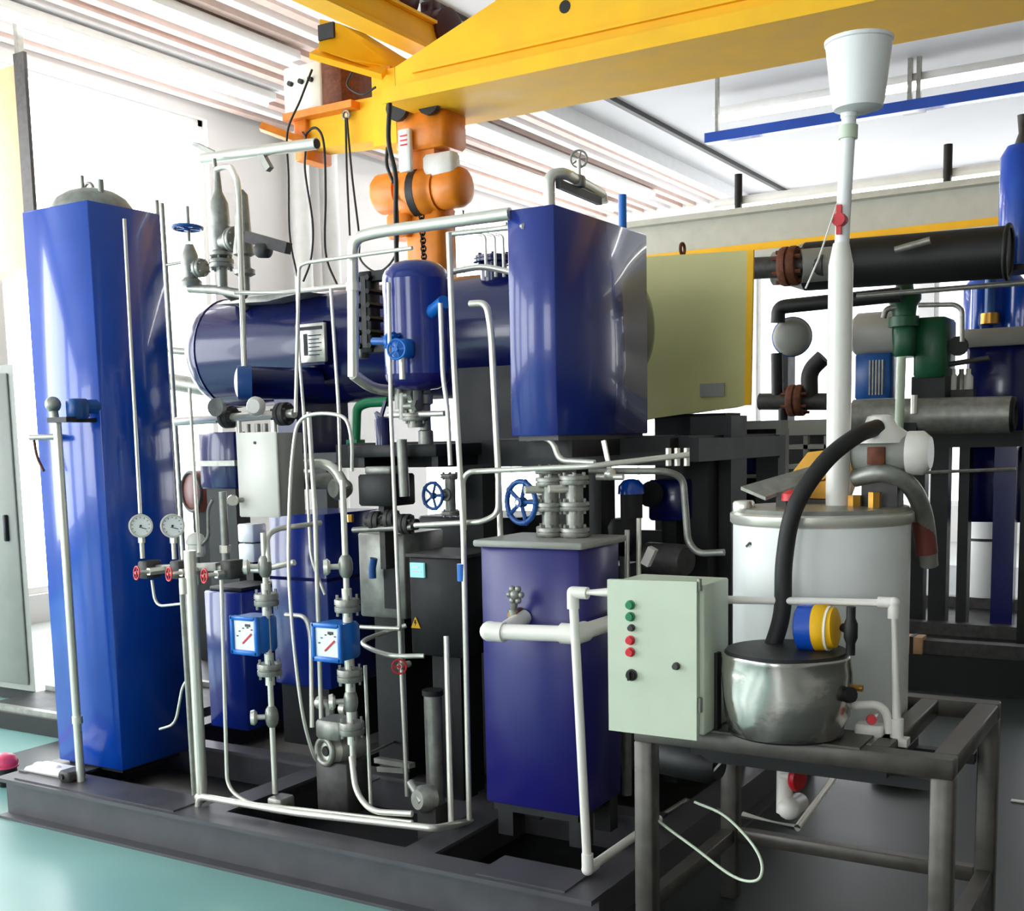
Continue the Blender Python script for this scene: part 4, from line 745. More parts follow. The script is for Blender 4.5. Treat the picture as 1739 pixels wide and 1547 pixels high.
t = T('thin_pvc_pipe', 'thin white plastic pipe dropping from the control box to the skid', 'pipe'); Yq = 3.14
t.p('pipe_run', MB().tube(pl((1036, 1006, Yq), (973, 1006, Yq), (998, 1476, Yq)), .0145, 14), PVC); q = at(973, 1006, Y=Yq); t.p('top_elbow', MB().ball(q, .019).cyl(q, q+V((.05, 0, 0)), .019).cyl(q, q+V((0, 0, -.05)), .019), PVC)
q = at(998, 1476, Y=Yq); t.p('foot_elbow', MB().ball(q, .02).cyl(q, q+V((0, 0, .05)), .019).cyl(q, q+V((0, .05, 0)), .019), PVC); t.p('foot_run', MB().cyl(q, q+V((0, .55, .0)), .0145), PVC); t.end()

# ------------------------------------------------------------------ steel table with the dosing tank
t = T('steel_table', 'bare grey steel frame table at the lower right carrying the white drum', 'table'); TX0, TX1, TY0, TY1, TZ = -1.365, -.515, 2.93, 3.66, .75
for x0, x1, y0, y1 in ((TX0, TX1, TY0, TY0+.06), (TX0, TX1, TY1-.06, TY1), (TX0, TX0+.06, TY0+.06, TY1-.06), (TX1-.06, TX1, TY0+.06, TY1-.06), (-.73, -.68, TY0+.06, TY1-.06)): t.p('top_rail', MB().box(x0, x1, y0, y1, TZ-.05, TZ, .004), TABLE)
for x in (TX0, TX1-.055):
    for y in (TY0, TY1-.055): t.p('leg', MB().box(x, x+.055, y, y+.055, 0, TZ-.05, .004), TABLE)
for x in (TX0+.005, TX1-.05): t.p('lower_rail', MB().box(x, x+.045, TY0+.055, TY1-.055, .2, .245, .004), TABLE)
t.p('lower_rail', MB().box(TX0+.055, TX1-.055, TY1-.05, TY1-.01, .2, .245, .004), TABLE)
t.p('drum_shelf', MB().box(TX0+.06, -.735, 3.2, 3.6, .605, .63), DARK)
for y in (3.24, 3.56): t.p('shelf_bar', MB().box(TX0+.055, TX1-.055, y, y+.04, .575, .605), DARK)
t.p('drip_plate', MB().box(TX0+.06, -.74, TY0+.0, 3.1, TZ, TZ+.006), TABLE); t.end()
t = T('white_drum', 'tall white round dosing drum with a steel rim on the steel table', 'drum'); dc = V((-.99, 3.43, .63)); DR = .252
t.p('shell', MB().lathe(dc, (0, 0, 1), [(0, DR*.97), (.02, DR), (.66, DR)], 56), TEALW); t.p('rim', MB().lathe(dc+V((0, 0, .655)), (0, 0, 1), [(0, DR*1.01), (.006, DR*1.035), (.03, DR*1.035), (.036, DR*1.0)], 56), STEEL, 'bright steel rim')
t.p('lid', MB().lathe(dc+V((0, 0, .69)), (0, 0, 1), [(0, DR), (.012, DR*.97), (.018, DR*.4)], 48), GALV)
q = at(1274, 925, Y=3.22); t.p('maker_mark', MB().bar(q+V((-.012, 0, -.006)), q+V((0, -.002, .006)), .003, .006).bar(q+V((0, -.002, .006)), q+V((.012, 0, -.006)), .003, .006), IRON, 'small dark chevron mark')
t.end(); LZ = dc.z+.708
t = T('open_lid', 'bare steel lid flap tilted up on the white drum', 'lid'); t.p('plate', MB().prism([at(1258, 832, Y=3.3), at(1385, 795, Y=3.5), at(1400, 812, Y=3.5), at(1300, 850, Y=3.3)], (0, .0, .01)), GALV); q = at(1258, 862, Y=3.3); t.p('hinge', MB().box(q.x-.02, q.x+.03, 3.28, 3.34, q.z-.02, q.z+.02, .006), STEEL); q = at(1345, 838, Y=3.3); t.p('red_cap', MB().lathe((q.x, 3.3, q.z-.02), (0, 0, 1), [(0, .03), (.02, .028), (.03, .01)], 14), RED); t.p('strut', MB().box(q.x-.06, q.x-.03, 3.34, 3.42, LZ-.02, q.z), IRON); t.end()
t = T('gear_drive', 'ochre gear drive on top of the white drum', 'drive'); a, b = at(1370, 765, Y=3.5), at(1440, 850, Y=3.5)
t.p('gearbox', MB().prism([at(1335, 815, Y=3.5), at(1372, 768, Y=3.5), at(1436, 760, Y=3.5), at(1450, 800, Y=3.5), at(1432, 848, Y=3.5), at(1350, 845, Y=3.5)], (0, .09, 0)), BRASS); t.p('base_plate', MB().box(a.x-.08, b.x+.04, 3.46, 3.6, LZ-.02, LZ+.01), IRON); q = at(1395, 800, Y=3.49); t.p('cover_disc', MB().lathe(q, (0, -1, 0), [(0, .03), (.012, .026)], 16), BRASS); t.end()
t = T('agitator_motor', 'pale grey agitator motor with domed cap above the white drum', 'motor'); q = at(1500, 770, Y=3.45); 
t.p('body', MB().lathe(q+V((-.08, 0, .0)), (1, 0, 0), [(0, .05), (.01, .058), (.13, .058), (.15, .05)], 24), GREYC); t.p('end_cap', MB().lathe(q+V((.07, 0, .0)), (1, 0, 0), [(0, .062), (.04, .062), (.06, .045)], 24), PVC); t.p('top_cover', MB().lathe(q+V((-.01, 0, .03)), (0, 0, 1), [(0, .08), (.03, .075), (.05, .045), (.075, .035), (.08, .02)], 20), PVC)
t.p('side_plate', MB().box(q.x-.03, q.x+.02, 3.385, 3.395, q.z-.03, q.z+.02, .003), RUST); t.p('pedestal', MB().box(q.x-.05, q.x+.05, 3.41, 3.49, LZ-.02, q.z-.04), IRON); t.p('brass_nut', MB().cyl((q.x-.06, 3.38, LZ-.02), (q.x-.06, 3.38, LZ+.03), .02, n=6), BRASS); t.p('brass_nut', MB().cyl((q.x+.0, 3.36, LZ-.02), (q.x+.0, 3.36, LZ+.04), .018, n=6), BRASS); t.end()
one('corrugated_duct', MB().tube(pl((1452, 812, 3.42), (1500, 803, 3.4), (1545, 825, 3.45), (1570, 880, 3.55), (1578, 960, 3.6)), .026, 16, smooth=True), GALV, 'grey bent duct looping from the drum lid down its right side', 'duct')
q = at(1570, 905, Y=3.57); one('duct_sleeve', MB().cyl(q+V((-.004, -.01, .04)), q+V((.006, .01, -.06)), .031, n=18), REDBR, 'red-brown sleeve on the grey bent duct', 'sleeve')
one('black_hose', MB().tube(pl((1490, 726, 3.4), (1455, 740, 3.3), (1400, 785, 3.2), (1350, 862, 3.13), (1332, 950, 3.12), (1328, 1040, 3.1), (1310, 1105, 3.06)), .0235, 14, smooth=True), RUBBER, 'thick black hose arching from the agitator motor down the front of the white drum', 'hose')
# bucket on its mast
t = T('white_bucket', 'translucent white bucket on top of the tall white pipe', 'bucket'); a, b = at(1408, 62, Y=3.4), at(1506, 62, Y=3.4); c = at(1457, 190, Y=3.4); zt = at(1457, 68, Y=3.4).z; R1 = (b.x-a.x)/2*1.13; R0 = R1*.8; hh = zt-c.z
t.p('shell', MB().lathe(c, (0, 0, 1), [(0, R0*.6), (.008, R0*.92), (.03, R0), (hh*.8, R1*.97), (hh-.012, R1), (hh-.01, R1*1.04), (hh, R1*1.04), (hh, R1*.96), (.035, R0*.93), (.03, .001)], 40), POLY); sp = at(1442, 200, Y=3.4); t.p('spout', MB().cyl(sp, (sp.x, 3.4, c.z+.012), .023), POLY); t.end()
t = T('white_mast_pipe', 'tall white plastic pipe rising from the white drum to the bucket', 'pipe'); a = at(1438, 205, Y=3.4); m1 = at(1433, 350, Y=3.4); m2 = at(1428, 450, Y=3.4); xb = a.x
bot = at(1424, 760, Y=3.4)
t.p('upper_run', MB().tube([at(1442, 196, Y=3.4), m1, m2], .02, 16), POLY); t.p('coupling', MB().cyl(at(1441, 213, Y=3.4), at(1440, 236, Y=3.4), .026), CREAM); t.p('lower_run', MB().tube([m2, at(1424, 740, Y=3.4), (bot.x, 3.4, LZ-.01)], .034, 20), PVC); t.p('reducer', MB().cyl(m2+V((0, 0, .06)), m2, .022, .034, 18), PVC)
q = at(1425, 373, Y=3.37); n = t.p('valve_handle', MB().bar(q+V((0, 0, -.04)), q+V((0, 0, .04)), .014, .01).lathe(q+V((0, .02, 0)), (0, -1, 0), [(0, .02), (.03, .018)], 14), RED, 'red valve handle'); t.end()
one('guy_string', MB().tube(pl((1422, 345, 3.38), (1390, 440, 3.3), (1368, 490, 3.3)), .0025, 6), PVC, 'thin pale string slanting left from the red valve on the mast pipe', 'string')
# control box
t = T('control_box', 'pale green electric control box with coloured buttons at the left of the steel table', 'box'); Yb = 2.85; a, b = at(1031, 984, Y=Yb), at(1183, 1258, Y=Yb); c = at(1034, 1240, Y=Yb)
t.p('door', MB().prism([a, at(1183, 988, Y=Yb), b, c], (0, .018, 0)), CREAM); t.p('body', MB().box(a.x+.012, b.x+.014, Yb+.02, Yb+.2, .757, a.z-.006, .004), CREAM); t.p('hinge', MB().cyl((b.x+.004, Yb+.012, a.z-.02), (b.x+.004, Yb+.012, a.z+.012), .006).cyl((b.x+.004, Yb+.012, .82), (b.x+.004, Yb+.012, .86), .006), GALV)
for x, y, m, r, n in ((1071, 1027, GREEN, .0105, 'green_button'), (1071, 1047, GREEN, .0105, 'green_button'), (1073, 1066, IRON, .008, 'key_switch'), (1071, 1087, RED, .0105, 'red_button'), (1071, 1107, RED, .0105, 'red_button'), (1073, 1146, BLACK, .013, 'selector_knob'), (1149, 1131, IRON, .0085, 'door_lock')):
    q = at(x, y, Y=Yb); k = t.p(n, MB().lathe(q, (0, -1, 0), [(0, r*1.25), (.004, r*1.25), (.005, r), (.014, r*.95)], 16), m)
    if n == 'selector_knob': t.p('knob_grip', MB().box(q.x-.003, q.x+.003, Yb-.024, Yb-.012, q.z-.012, q.z+.012), BLACK, under=k)
t.end()
one('black_post', MB().box(*(lambda q: (q.x-.012, q.x+.014, 2.94, 2.97, TZ+.006, q.z))(at(1212, 1108, Y=2.95))), BLACK, 'narrow black post between the control box and the steel pot', 'post')
# stainless pot
t = T('steel_pot', 'shiny dented stainless steel pot on the front of the steel table', 'pot'); a, b = at(1229, 1180, Y=3.0), at(1446, 1180, Y=3.0); pc = V(((a.x+b.x)/2, 3.0, TZ+.007)); PR = (b.x-a.x)/2*.97
m = MB().lathe(pc, (0, 0, 1), [(0, PR*.8), (.006, PR*.88), (.05, PR*.97), (.11, PR*1.0), (.17, PR*1.0), (.205, PR*.985), (.21, PR*.995), (.216, PR*.98)], 44)
for v in m.v:
    an = math.atan2(v.y-pc.y, v.x-pc.x); v.x += .004*math.sin(5*an+v.z*22)*math.cos(an); v.y += .005*math.sin(5*an+v.z*22)*math.sin(an)
t.p('shell', m, SHEET); t.p('lid', MB().lathe(pc+V((0, 0, .216)), (0, 0, 1), [(0, PR*.96), (.008, PR*.93), (.012, PR*.3)], 40), DARK, 'lid darkened for the shade on it'); t.p('base_rim', MB().torus(pc+V((0, 0, .006)), (0, 0, 1), PR*.86, .006, 40), DARK)  # shade over the pot top is put into the lid colour
q = at(1441, 1180, Y=2.97); t.p('side_knob', MB().lathe(q, (.8, -.5, .2), [(-.02, .016), (0, .022), (.012, .02)], 12), BLACK); t.end(); PZ = pc.z+.226
t = T('ball_valve', 'blue and yellow banded valve with a black handle on the steel pot', 'valve'); q0, q1, q2 = at(1357, 1072, Y=3.02), at(1386, 1072, Y=3.02), at(1432, 1072, Y=3.02); r = rp(80, q1); dz = PZ+r-.004-q1.z; q0, q1, q2 = (v+V((0, 0, dz)) for v in (q0, q1, q2))
t.p('blue_band', MB().lathe(q0, q1-q0, [(0, r*.9), (.004, r), ((q1-q0).length, r)], 30), BLUE, 'blue band'); t.p('yellow_band', MB().lathe(q1, q2-q1, [(0, r*.99), (.03, r*.97), (.034, r*.9), (.05, r*.86), (.054, r*.7)], 30), YEL, 'yellow band'); t.p('white_band', MB().lathe(q1+V((.032, 0, 0)), (1, 0, 0), [(0, r*.96), (.006, r*.96)], 30), PVC)
q = at(1445, 1060, Y=3.0); q.z = q1.z; t.p('handle', MB().lathe(q-V((0, 0, .062)), (0, 0, 1), [(0, .012), (.03, .012), (.045, .018), (.08, .018), (.095, .012), (.125, .012)], 12), BLACK); t.p('stem', MB().cyl(q2, q, .012), BLACK); t.end()
t = T('side_pvc_pipe', 'thin white plastic pipe running level across the white drum and down its right side', 'pipe'); Yv = 3.1
t.p('pipe_run', MB().tube(pl((1215, 1018, Yv), (1518, 1024, Yv), (1523, 1240, Yv)), .0115, 14), PVC); q = at(1518, 1024, Y=Yv); t.p('elbow', MB().ball(q, .016).cyl(q, q+V((-.04, 0, 0)), .015).cyl(q, q+V((0, 0, -.04)), .015), PVC); q = at(1523, 1240, Y=Yv); t.p('foot_socket', MB().cyl((q.x, Yv, TZ+.0), (q.x, Yv, TZ+.05), .017), PVC); t.p('foot_bar', MB().box(q.x-.09, q.x+.03, Yv-.02, Yv+.02, TZ-.02, TZ), PVC); t.end()
t = T('pvc_side_valve', 'small white pipe loop with a red tap at the foot of the white drum', 'valve'); t.p('loop', MB().tube(pl((1445, 1198, 3.06), (1490, 1196, 3.08), (1506, 1210, 3.09), (1510, 1245, 3.09)), .011, 12, bend=.03), PVC); q = at(1480, 1222, Y=3.05); t.p('red_tap', MB().lathe(q, (.3, -1, .2), [(-.01, .01), (0, .014), (.012, .012)], 12), RED, 'red tap'); t.p('block', MB().box(*(lambda a, b: (a.x, b.x, 3.07, 3.12, TZ, a.z))(at(1452, 1228, Y=3.08), at(1500, 1240, Y=3.08)), .006), PVC); t.p('tap_stem', MB().cyl(q, q+V((0, .05, 0)), .007), PVC)
q = at(1452, 1168, Y=3.06); t.p('brass_nipple', MB().cyl(q+V((-.02, 0, 0)), q+V((.02, .0, 0)), .009), BRASS); t.end()
# below the table
t = T('drum_drain', 'white plastic drain elbow with a red wheel under the white drum', 'drain'); q = at(1333, 1300, Y=3.4); t.p('down_pipe', MB().cyl((q.x, 3.4, at(1335, 1380, Y=3.4).z), (q.x, 3.4, .606), .025, n=18), PVC); e = at(1340, 1372, Y=3.39); t.p('elbow', MB().ball(e, .036).cyl(e, e+V((0, .1, -.01)), .03, n=16), PVC); q = at(1354, 1320, Y=3.38); t.p('red_wheel', MB().lathe(q, (1, -.25, 0), [(-.008, .04), (0, .044), (.01, .04)], 20), RED, 'red wheel'); t.p('spindle', MB().cyl(q-V((.05, 0, 0)), q, .01), PVC); t.end()
one('floor_pvc_pipe', MB().tube([at(1262, 1384, Z=.32), at(1354, 1406, Z=.32), at(1422, 1312, Z=.32)], .011, 12), PVC, 'white plastic pipe bent in a V under the steel table', 'pipe')
one('floor_pvc_pipe', MB().tube([at(1098, 1402, Z=.16), at(1165, 1360, Z=.16), at(1236, 1382, Z=.16)], .012, 12), GALV, 'grey plastic pipe bent in a V left of the table brace', 'pipe')
one('loose_cable', MB().tube(pl((1094, 1355, 3.0), (1112, 1388, 2.98), (1180, 1440, 2.95), (1245, 1488, 2.92), (1285, 1495, 2.9), (1294, 1468, 2.92), (1275, 1430, 2.96), (1230, 1385, 3.0), (1180, 1362, 3.05)), .0042, 8, smooth=True), CREAM, 'loose white cable hanging in a loop below the steel table', 'cable')
t = T('dosing_pump', 'dark small pump and tangled fittings under the control box', 'pump'); q = at(1165, 1290, Y=3.3); t.p('body', MB().lathe(q, (1, -.2, 0), [(-.12, .05), (-.1, .06), (.08, .06), (.12, .04)], 18), DARK); t.p('outlet', MB().tube([q, q+V((0, 0, .1)), q+V((.12, 0, .1))], .012, 8, bend=.03), GALV); t.p('valve_tag', MB().bar(q+V((.1, -.05, -.02)), q+V((.14, -.05, .03)), .012, .006), GALV); t.p('hanger', MB().box(q.x-.02, q.x+.02, 3.28, 3.34, q.z+.05, .57), DARK); t.end()
t = T('black_basin', 'flat round black basin on the floor beyond the steel table', 'basin'); q = at(1534, 1326, Z=0.0); t.p('bowl', MB().lathe((q.x, q.y, .008), (0, 0, 1), [(0, .1), (.04, .135), (.045, .14), (.047, .13), (.02, .1), (.018, .01)], 30), BLACK); t.p('handle', MB().cyl((q.x-.14, q.y, .04), (q.x-.1, q.y, .042), .014), GALV); t.end()
for i, (x, y) in enumerate(((1420, 1439), (1730, 1362))): q = at(x, y, Z=.006); one('paper_scrap', MB().box(q.x-.03, q.x+.03, q.y-.012, q.y+.012, .007, .013, .002), PVC, ('nearer' if i == 0 else 'farther, right-edge')+' little white scrap on the dark floor', 'scrap')
# pink topped thing at the far left
t = T('pink_topped_stand', 'pink domed knob on a black block at the left edge of the floor', 'stand'); q = at(8, 1290, Y=3.3); t.p('knob', MB().lathe((q.x, 3.3, q.z-.03), (0, 0, 1), [(0, .055), (.02, .06), (.045, .05), (.06, .02)], 20), PINK, 'pink domed knob'); t.p('neck', MB().lathe((q.x, 3.3, q.z-.13), (0, 0, 1), [(0, .03), (.05, .055), (.1, .05)], 16), BLACK); t.p('base', MB().box(q.x-.06, q.x+.05, 3.24, 3.36, 0, q.z-.13, .01), BLACK); t.p('knob_foot_ring', MB().torus((q.x, 3.3, q.z-.03), (0, 0, 1), .056, .005), PINK); t.end()  # pink ring round the foot of the knob
#PART4
# ------------------------------------------------------------------ second machine in the right background
YM = 8.0
def bx(px0, py0, px1, py1, Y, d, ch=.0):     # upright box whose front face spans these photo points at depth plane Y
    a, b = at(px0, py0, Y=Y), at(px1, py1, Y=Y); return MB().box(a.x, b.x, Y, Y+d, b.z, a.z, ch)
def zat(px, py, Y): return at(px, py, Y=Y).z
t = T('rear_skid', 'dark base frame of the second blue machine in the right background', 'skid')
t.p('base', MB().box(-2.05, 1.6, 7.15, 9.4, .007, .22), BLACK)
for y in (7.2, 7.9, 9.2): t.p('rail', MB().box(-2.0, 1.6, y, y+.1, .22, .3), IRON)
t.end()
t = T('rear_machine_frame', 'dark post frame of the second machine in the right background', 'frame')
for x0, x1, y0 in ((1548, 1572, 760), (1582, 1612, 742), (1630, 1648, 740), (1690, 1728, 740)):
    a, b = at(x0, y0, Y=YM), at(x1, y0, Y=YM); t.p('post', MB().box(a.x, b.x, YM, YM+.12, .22, a.z), NAVY if x0 == 1690 else DARK)
a, b = at(1440, 742, Y=YM), at(1740, 738, Y=YM); t.p('deck_beam', MB().box(a.x, b.x+.8, YM-.02, YM+1.0, a.z-.08, a.z+.02), DARK)
t.p('cross_wire', MB().cyl(at(1556, 803, Y=YM-.05), at(1725, 796, Y=YM-.05), .012, n=6), GALV); t.end()
t = T('rear_blue_tank', 'dark blue box tank hanging in the rear machine frame', 'tank'); t.p('shell', bx(1640, 760, 1742, 888, 8.15, .7, .03), NAVY); t.p('top_shell', bx(1640, 582, 1745, 735, 8.1, .7, .03), NAVY); t.p('cover_plate', bx(1636, 560, 1745, 584, 8.05, .8, .01), GREYC, 'pale cover plate'); t.end()
t = T('rear_blue_vessel', 'bright blue upright vessels above the rear machine at the right edge', 'vessel'); c = at(1690, 520, Y=8.4); t.p('shell', MB().lathe((c.x, 8.4, zat(1690, 566, 8.4)), (0, 0, 1), [(0, .2), (.3, .2), (.36, .15)], 28), BLUE); c2 = at(1668, 520, Y=8.2); t.p('side_tube', MB().cyl((c2.x, 8.2, zat(1668, 560, 8.2)), (c2.x, 8.2, zat(1668, 490, 8.2)), .07), BLUE)
c3 = at(1740, 520, Y=8.2); t.p('right_shell', MB().cyl((c3.x, 8.2, zat(1740, 566, 8.2)), (c3.x, 8.2, zat(1740, 480, 8.2)), .12, n=20), BLUE); c4 = at(1682, 520, Y=8.1); t.p('neck', MB().cyl((c4.x, 8.1, zat(1682, 540, 8.1)), (c4.x, 8.1, zat(1682, 448, 8.1)), .035), VBLUE); t.p('neck_nut', MB().cyl((c4.x, 8.1, zat(1682, 550, 8.1)), (c4.x, 8.1, zat(1682, 532, 8.1)), .06, n=8), BRASS); t.end()
t = T('high_blue_vessel', 'blue vessel high at the right edge above the dark duct', 'vessel'); c = at(1732, 360, Y=7.6); t.p('shell', MB().lathe((c.x, 7.6, zat(1732, 452, 7.6)), (0, 0, 1), [(0, .11), (.02, .115), (.62, .115), (.68, .08)], 28), BLUE); t.p('top_valve', MB().lathe((c.x, 7.6, zat(1732, 275, 7.6)), (0, 0, 1), [(0, .03), (.1, .04), (.16, .02), (.26, .03)], 14), IRON); t.p('foot', MB().box(c.x-.14, c.x+.3, 7.5, 7.75, zat(1732, 462, 7.6), zat(1732, 452, 7.6)), DARK); t.p('bracket', MB().box(c.x+.05, c.x+.12, 7.62, 7.72, .22, zat(1732, 462, 7.6)), DARK); t.end()
t = T('dark_duct', 'big dark round duct running level below the grey beam', 'duct'); a, b = at(1440, 446, Y=7.2), at(1712, 428, Y=7.2); r = rp(92, b)*.95
t.p('duct_run', MB().cyl(a-V((.25, 0, 0)), b, r, n=32), BLACK); t.p('end_ring', MB().torus(b, b-a, r, .015, 28), DARK); t.p('hand_hole_cover', MB().cyl(at(1520, 425, Y=6.98), at(1580, 408, Y=6.98), .02), GALV); t.p('reducer', MB().lathe(a-V((.25, 0, 0)), a-b, [(0, r), (.12, r*.72), (.2, r*.7)], 28), GREYC); t.end()
t = T('inlet_pipe', 'dark pipe with a rusty flange between the khaki cabinet and the dark duct', 'pipe'); a, b = at(1272, 456, Y=7.0), at(1400, 450, Y=7.0); t.p('pipe_run', MB().cyl(a, b, rp(36, a), n=18), IRON); q = at(1342, 452, Y=7.0); t.p('flange', MB().flange(q, (1, 0, .02), .115, .1), RUST, 'rusty flange'); t.p('nozzle', MB().cyl(at(1360, 452, Y=7.0), at(1430, 446, Y=7.1), rp(56, q), n=20), GREYC); t.end()
t = T('low_flanged_pipe', 'dark pipe with a rusty flange below right of the khaki cabinet', 'pipe'); t.p('pipe_run', MB().cyl(at(1290, 682, Y=7.0), at(1405, 682, Y=7.0), .05, n=16), IRON); t.p('flange', MB().flange(at(1353, 680, Y=7.0), (1, 0, 0), .095, .09), RUST, 'rusty flange'); t.p('riser', MB().cyl(at(1320, 682, Y=7.0), at(1319, 600, Y=7.0), .035), BLACK); t.p('leg', MB().cyl((at(1330, 682, Y=7.0).x, 7.0, .006), at(1330, 682, Y=7.0), .03), DARK); t.p('bend', MB().tube(pl((1375, 675, 7.0), (1374, 630, 7.0), (1398, 607, 7.0)), .05, 14, bend=.2), RUBBER); t.end()
t = T('black_elbow_pipe', 'black insulated pipe with an elbow behind the white mast pipe', 'pipe'); t.p('pipe_run', MB().tube(pl((1321, 548, 7.4), (1322, 522, 7.4), (1345, 519, 7.4), (1530, 500, 7.4)), .045, 14, bend=.15), BLACK); t.p('light_run', MB().tube(pl((1455, 503, 7.35), (1740, 480, 7.35)), .016, 10), GALV); t.p('thin_run', MB().tube(pl((1560, 518, 7.4), (1622, 517, 7.4), (1634, 526, 7.4), (1634, 580, 7.4)), .014, 8, bend=.08), GALV); t.end()
t = T('round_tank_end', 'grey and blue round tank end left of the white mast pipe', 'tank'); c = at(1345, 572, Y=7.5); t.p('head', MB().lathe(c, TOCAM(c), [(-.2, .115), (0, .12), (.03, .1), (.045, .03)], 30), GREYC); t.p('blue_band', MB().torus(c-TOCAM(c)*.05, TOCAM(c), .116, .012, 30), VBLUE); t.p('leg', MB().box(c.x-.1, c.x-.04, 7.55, 7.7, .22, c.z-.05), DARK); t.end()
t = T('green_pump', 'dark green pump with ribbed neck in the rear machine', 'pump'); c = at(1535, 540, Y=7.6); t.p('neck', MB().lathe((c.x, 7.6, zat(1535, 555, 7.6)), (0, 0, 1), [(0, .09), (.06, .09), (.065, .07), (.12, .075), (.16, .1), (.19, .1), (.2, .06), (.26, .05), (.3, .02)], 18), DGREEN); t.p('body', bx(1516, 548, 1550, 604, 7.55, .25, .02), DGREEN); t.p('motor_box', bx(1552, 540, 1604, 640, 7.65, .35, .02), DGREEN); t.p('bracket', bx(1548, 640, 1604, 680, 7.68, .3), DARK); t.p('side_pipe', MB().tube(pl((1500, 540, 7.55), (1505, 524, 7.55), (1540, 520, 7.55)), .018, 8, bend=.05), GALV); t.end()
t = T('rounded_grey_tank', 'rounded dull grey tank with a louvred cabinet below beside the mast pipe', 'tank'); c = at(1480, 568, Y=7.8); t.p('shell', MB().lathe(at(1448, 570, Y=7.8), (1, 0, 0), [(0, .1), (.04, .14), (.28, .14), (.32, .09)], 24), GREYC); t.p('cabinet', bx(1452, 602, 1512, 676, 7.7, .25, .01), VBLUE)
m = MB(); a, b = at(1476, 612, Y=7.69), at(1502, 670, Y=7.69)
for i in range(5): m.box(a.x+(b.x-a.x)*i/5, a.x+(b.x-a.x)*(i+.5)/5, 7.685, 7.7, b.z, a.z)
t.p('louvres', m, GALV); t.end()
t = T('steel_header_pipe', 'long dull stainless header pipe across the rear machine', 'pipe'); a, b = at(1450, 708, Y=7.5), at(1718, 704, Y=7.5); t.p('pipe_run', MB().cyl(a, b, rp(66, b)*.95, n=28), GALV); t.p('end_ring', MB().torus(b, b-a, rp(60, b)*.8, .025, 24), BLACK); t.p('saddle', MB().box(a.x+.3, a.x+.4, 7.4, 7.6, zat(1530, 755, 7.5), a.z), DARK); q = at(1552, 688, Y=7.38); t.p('valve_stem', MB().cyl(q-V((0, 0, .05)), q+V((0, 0, .06)), .02), STEEL); t.end()
pipe([(1531, 606, 7.2), (1514, 1082, 7.2)], .026, 'pale upright pipe in front of the stainless header pipe', m=CREAM)
t = T('instrument_cluster', 'cluster of small valves and white bottles above the stainless header pipe', 'valve'); 
for x, m in ((1618, PVC), (1632, GALV), (1644, PVC)): a = at(x, 662, Y=7.9); t.p('bottle', MB().lathe((a.x, 7.9, a.z), (0, 0, 1), [(0, .03), (.08, .03), (.1, .015), (.13, .015)], 10), m)
t.p('rail', MB().tube(pl((1570, 625, 7.8), (1680, 608, 7.8)), .016, 8), IRON); t.p('wheel', MB().lathe(at(1628, 588, Y=7.8), (0, -1, 0), [(0, .06), (.04, .06)], 14), DARK); t.p('stand', MB().box(*(lambda a, b: (a.x, b.x, 7.86, 7.96, a.z-.05, a.z))(at(1605, 663, Y=7.9), at(1655, 663, Y=7.9))), IRON); t.end()
t = T('white_tall_can', 'white canister standing behind the right posts of the rear machine', 'can'); a = at(1672, 1000, Y=9.3); t.p('body', MB().lathe((a.x, 9.35, .3), (0, 0, 1), [(0, .16), (.02, .17), (.6, .17), (.75, .07), (.85, .06)], 24), TEALW); t.p('band', MB().lathe((a.x, 9.35, .72), (0, 0, 1), [(0, .173), (.02, .173)], 24), DARK); t.end()
# grey steel bench left of the drum
t = T('dark_frame_box', 'grey square steel frame with a black opening behind the white drum', 'frame'); 
t.p('frame', bx(1232, 716, 1325, 728, 5.6, .12), GREYC); t.p('frame', bx(1230, 728, 1238, 860, 5.6, .12), GREYC); t.p('frame', bx(1318, 728, 1326, 860, 5.6, .12), GREYC); t.p('back', bx(1238, 728, 1318, 1000, 5.72, .05), BLACK); a = at(1234, 860, Y=5.6); b = at(1322, 860, Y=5.6)
for q in (a, b): t.p('leg', MB().box(q.x-.02, q.x+.02, 5.6, 5.72, .006, q.z), GREYC)
q = at(1262, 775, Y=5.66); t.p('blue_part', MB().box(q.x-.05, q.x+.06, 5.64, 5.72, q.z-.08, q.z+.02), NAVY); t.p('shelf', MB().box(a.x, b.x, 5.6, 5.72, zat(1250, 812, 5.6), zat(1250, 806, 5.6)), GALV); t.end()
t = T('rear_shelf', 'dull steel shelf unit left of the white mast pipe', 'shelf')
for y0, y1 in ((714, 738), (756, 762), (790, 796)): t.p('shelf_board', bx(1326, y0, 1408, y1, 6.2, .4), GREYC)
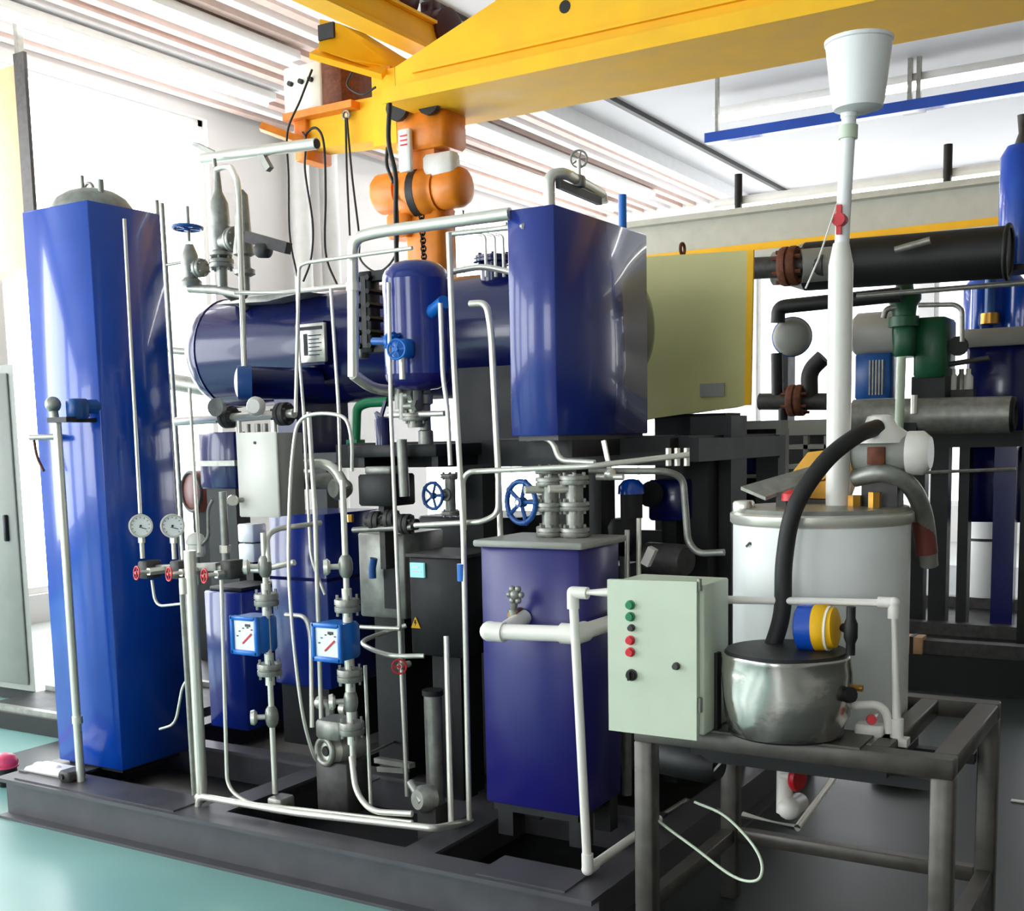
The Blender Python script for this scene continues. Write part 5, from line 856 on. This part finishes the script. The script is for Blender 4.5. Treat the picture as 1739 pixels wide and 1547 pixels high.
for x in (1327, 1368, 1403): a = at(x, 740, Y=6.2); t.p('post', MB().box(a.x-.012, a.x+.012, 6.2, 6.24, .006, a.z), GALV)
t.p('back_board', bx(1326, 738, 1408, 960, 6.6, .03), DARK); t.end()
q0, q1 = at(1545, 1103, Y=7.32), at(1575, 1103, Y=7.32); q0.y = 7.17
t = T('timber_block', 'small tan timber block on the rear dark base right of the white drum', 'block'); t.p('block', MB().box(q0.x, q1.x, q0.y, q0.y+.12, .22, .32, .004), BEIGE); t.p('strap', MB().box(q0.x+.03, q0.x+.05, q0.y-.003, q0.y+.123, .22, .323), DARK); t.end()
q = at(334, 945, Y=3.5)
t = T('filter_cup', 'small white filter cup with a clear bulb behind the manifold bar', 'filter'); t.p('cup', MB().lathe(q, (0, 0, 1), [(0, .03), (.01, .036), (.05, .036), (.055, .042), (.065, .042), (.09, .03), (.1, .012)], 18), PVC); t.p('side_tube', MB().tube([q+V((.03, 0, .05)), q+V((.075, 0, .08)), q+V((.08, 0, .2)), q+V((.11, 0, .24))], .008, 10, bend=.05), GALV); t.p('stem', MB().cyl(q-V((0, 0, .12)), q, .012), GALV); t.end()
a, b = at(378, 835, Y=3.48), at(384, 955, Y=3.48)
t = T('grey_upright', 'dull grey upright tube behind the right red handwheel', 'pipe'); t.p('tube', MB().cyl((a.x, 3.48, b.z), (a.x, 3.48, a.z), .016, n=14), GALV); t.p('nut', MB().cyl((a.x, 3.48, b.z+.04), (a.x, 3.48, b.z+.07), .024, n=6), STEEL); t.end()
a, b = at(402, 890, Y=4.3), at(432, 955, Y=4.3)
t = T('pale_meter_box', 'pale two-part meter box seen under the white junction box', 'box'); t.p('upper_case', MB().box(a.x, b.x, 4.3, 4.4, (a.z+b.z)/2+.004, a.z, .006), TEALW); t.p('lower_case', MB().box(a.x, b.x, 4.3, 4.4, b.z, (a.z+b.z)/2-.004, .006), TEALW); t.p('stand', MB().box(a.x+.03, b.x-.03, 4.32, 4.42, ZS-.01, a.z-.02), DARK); t.end()
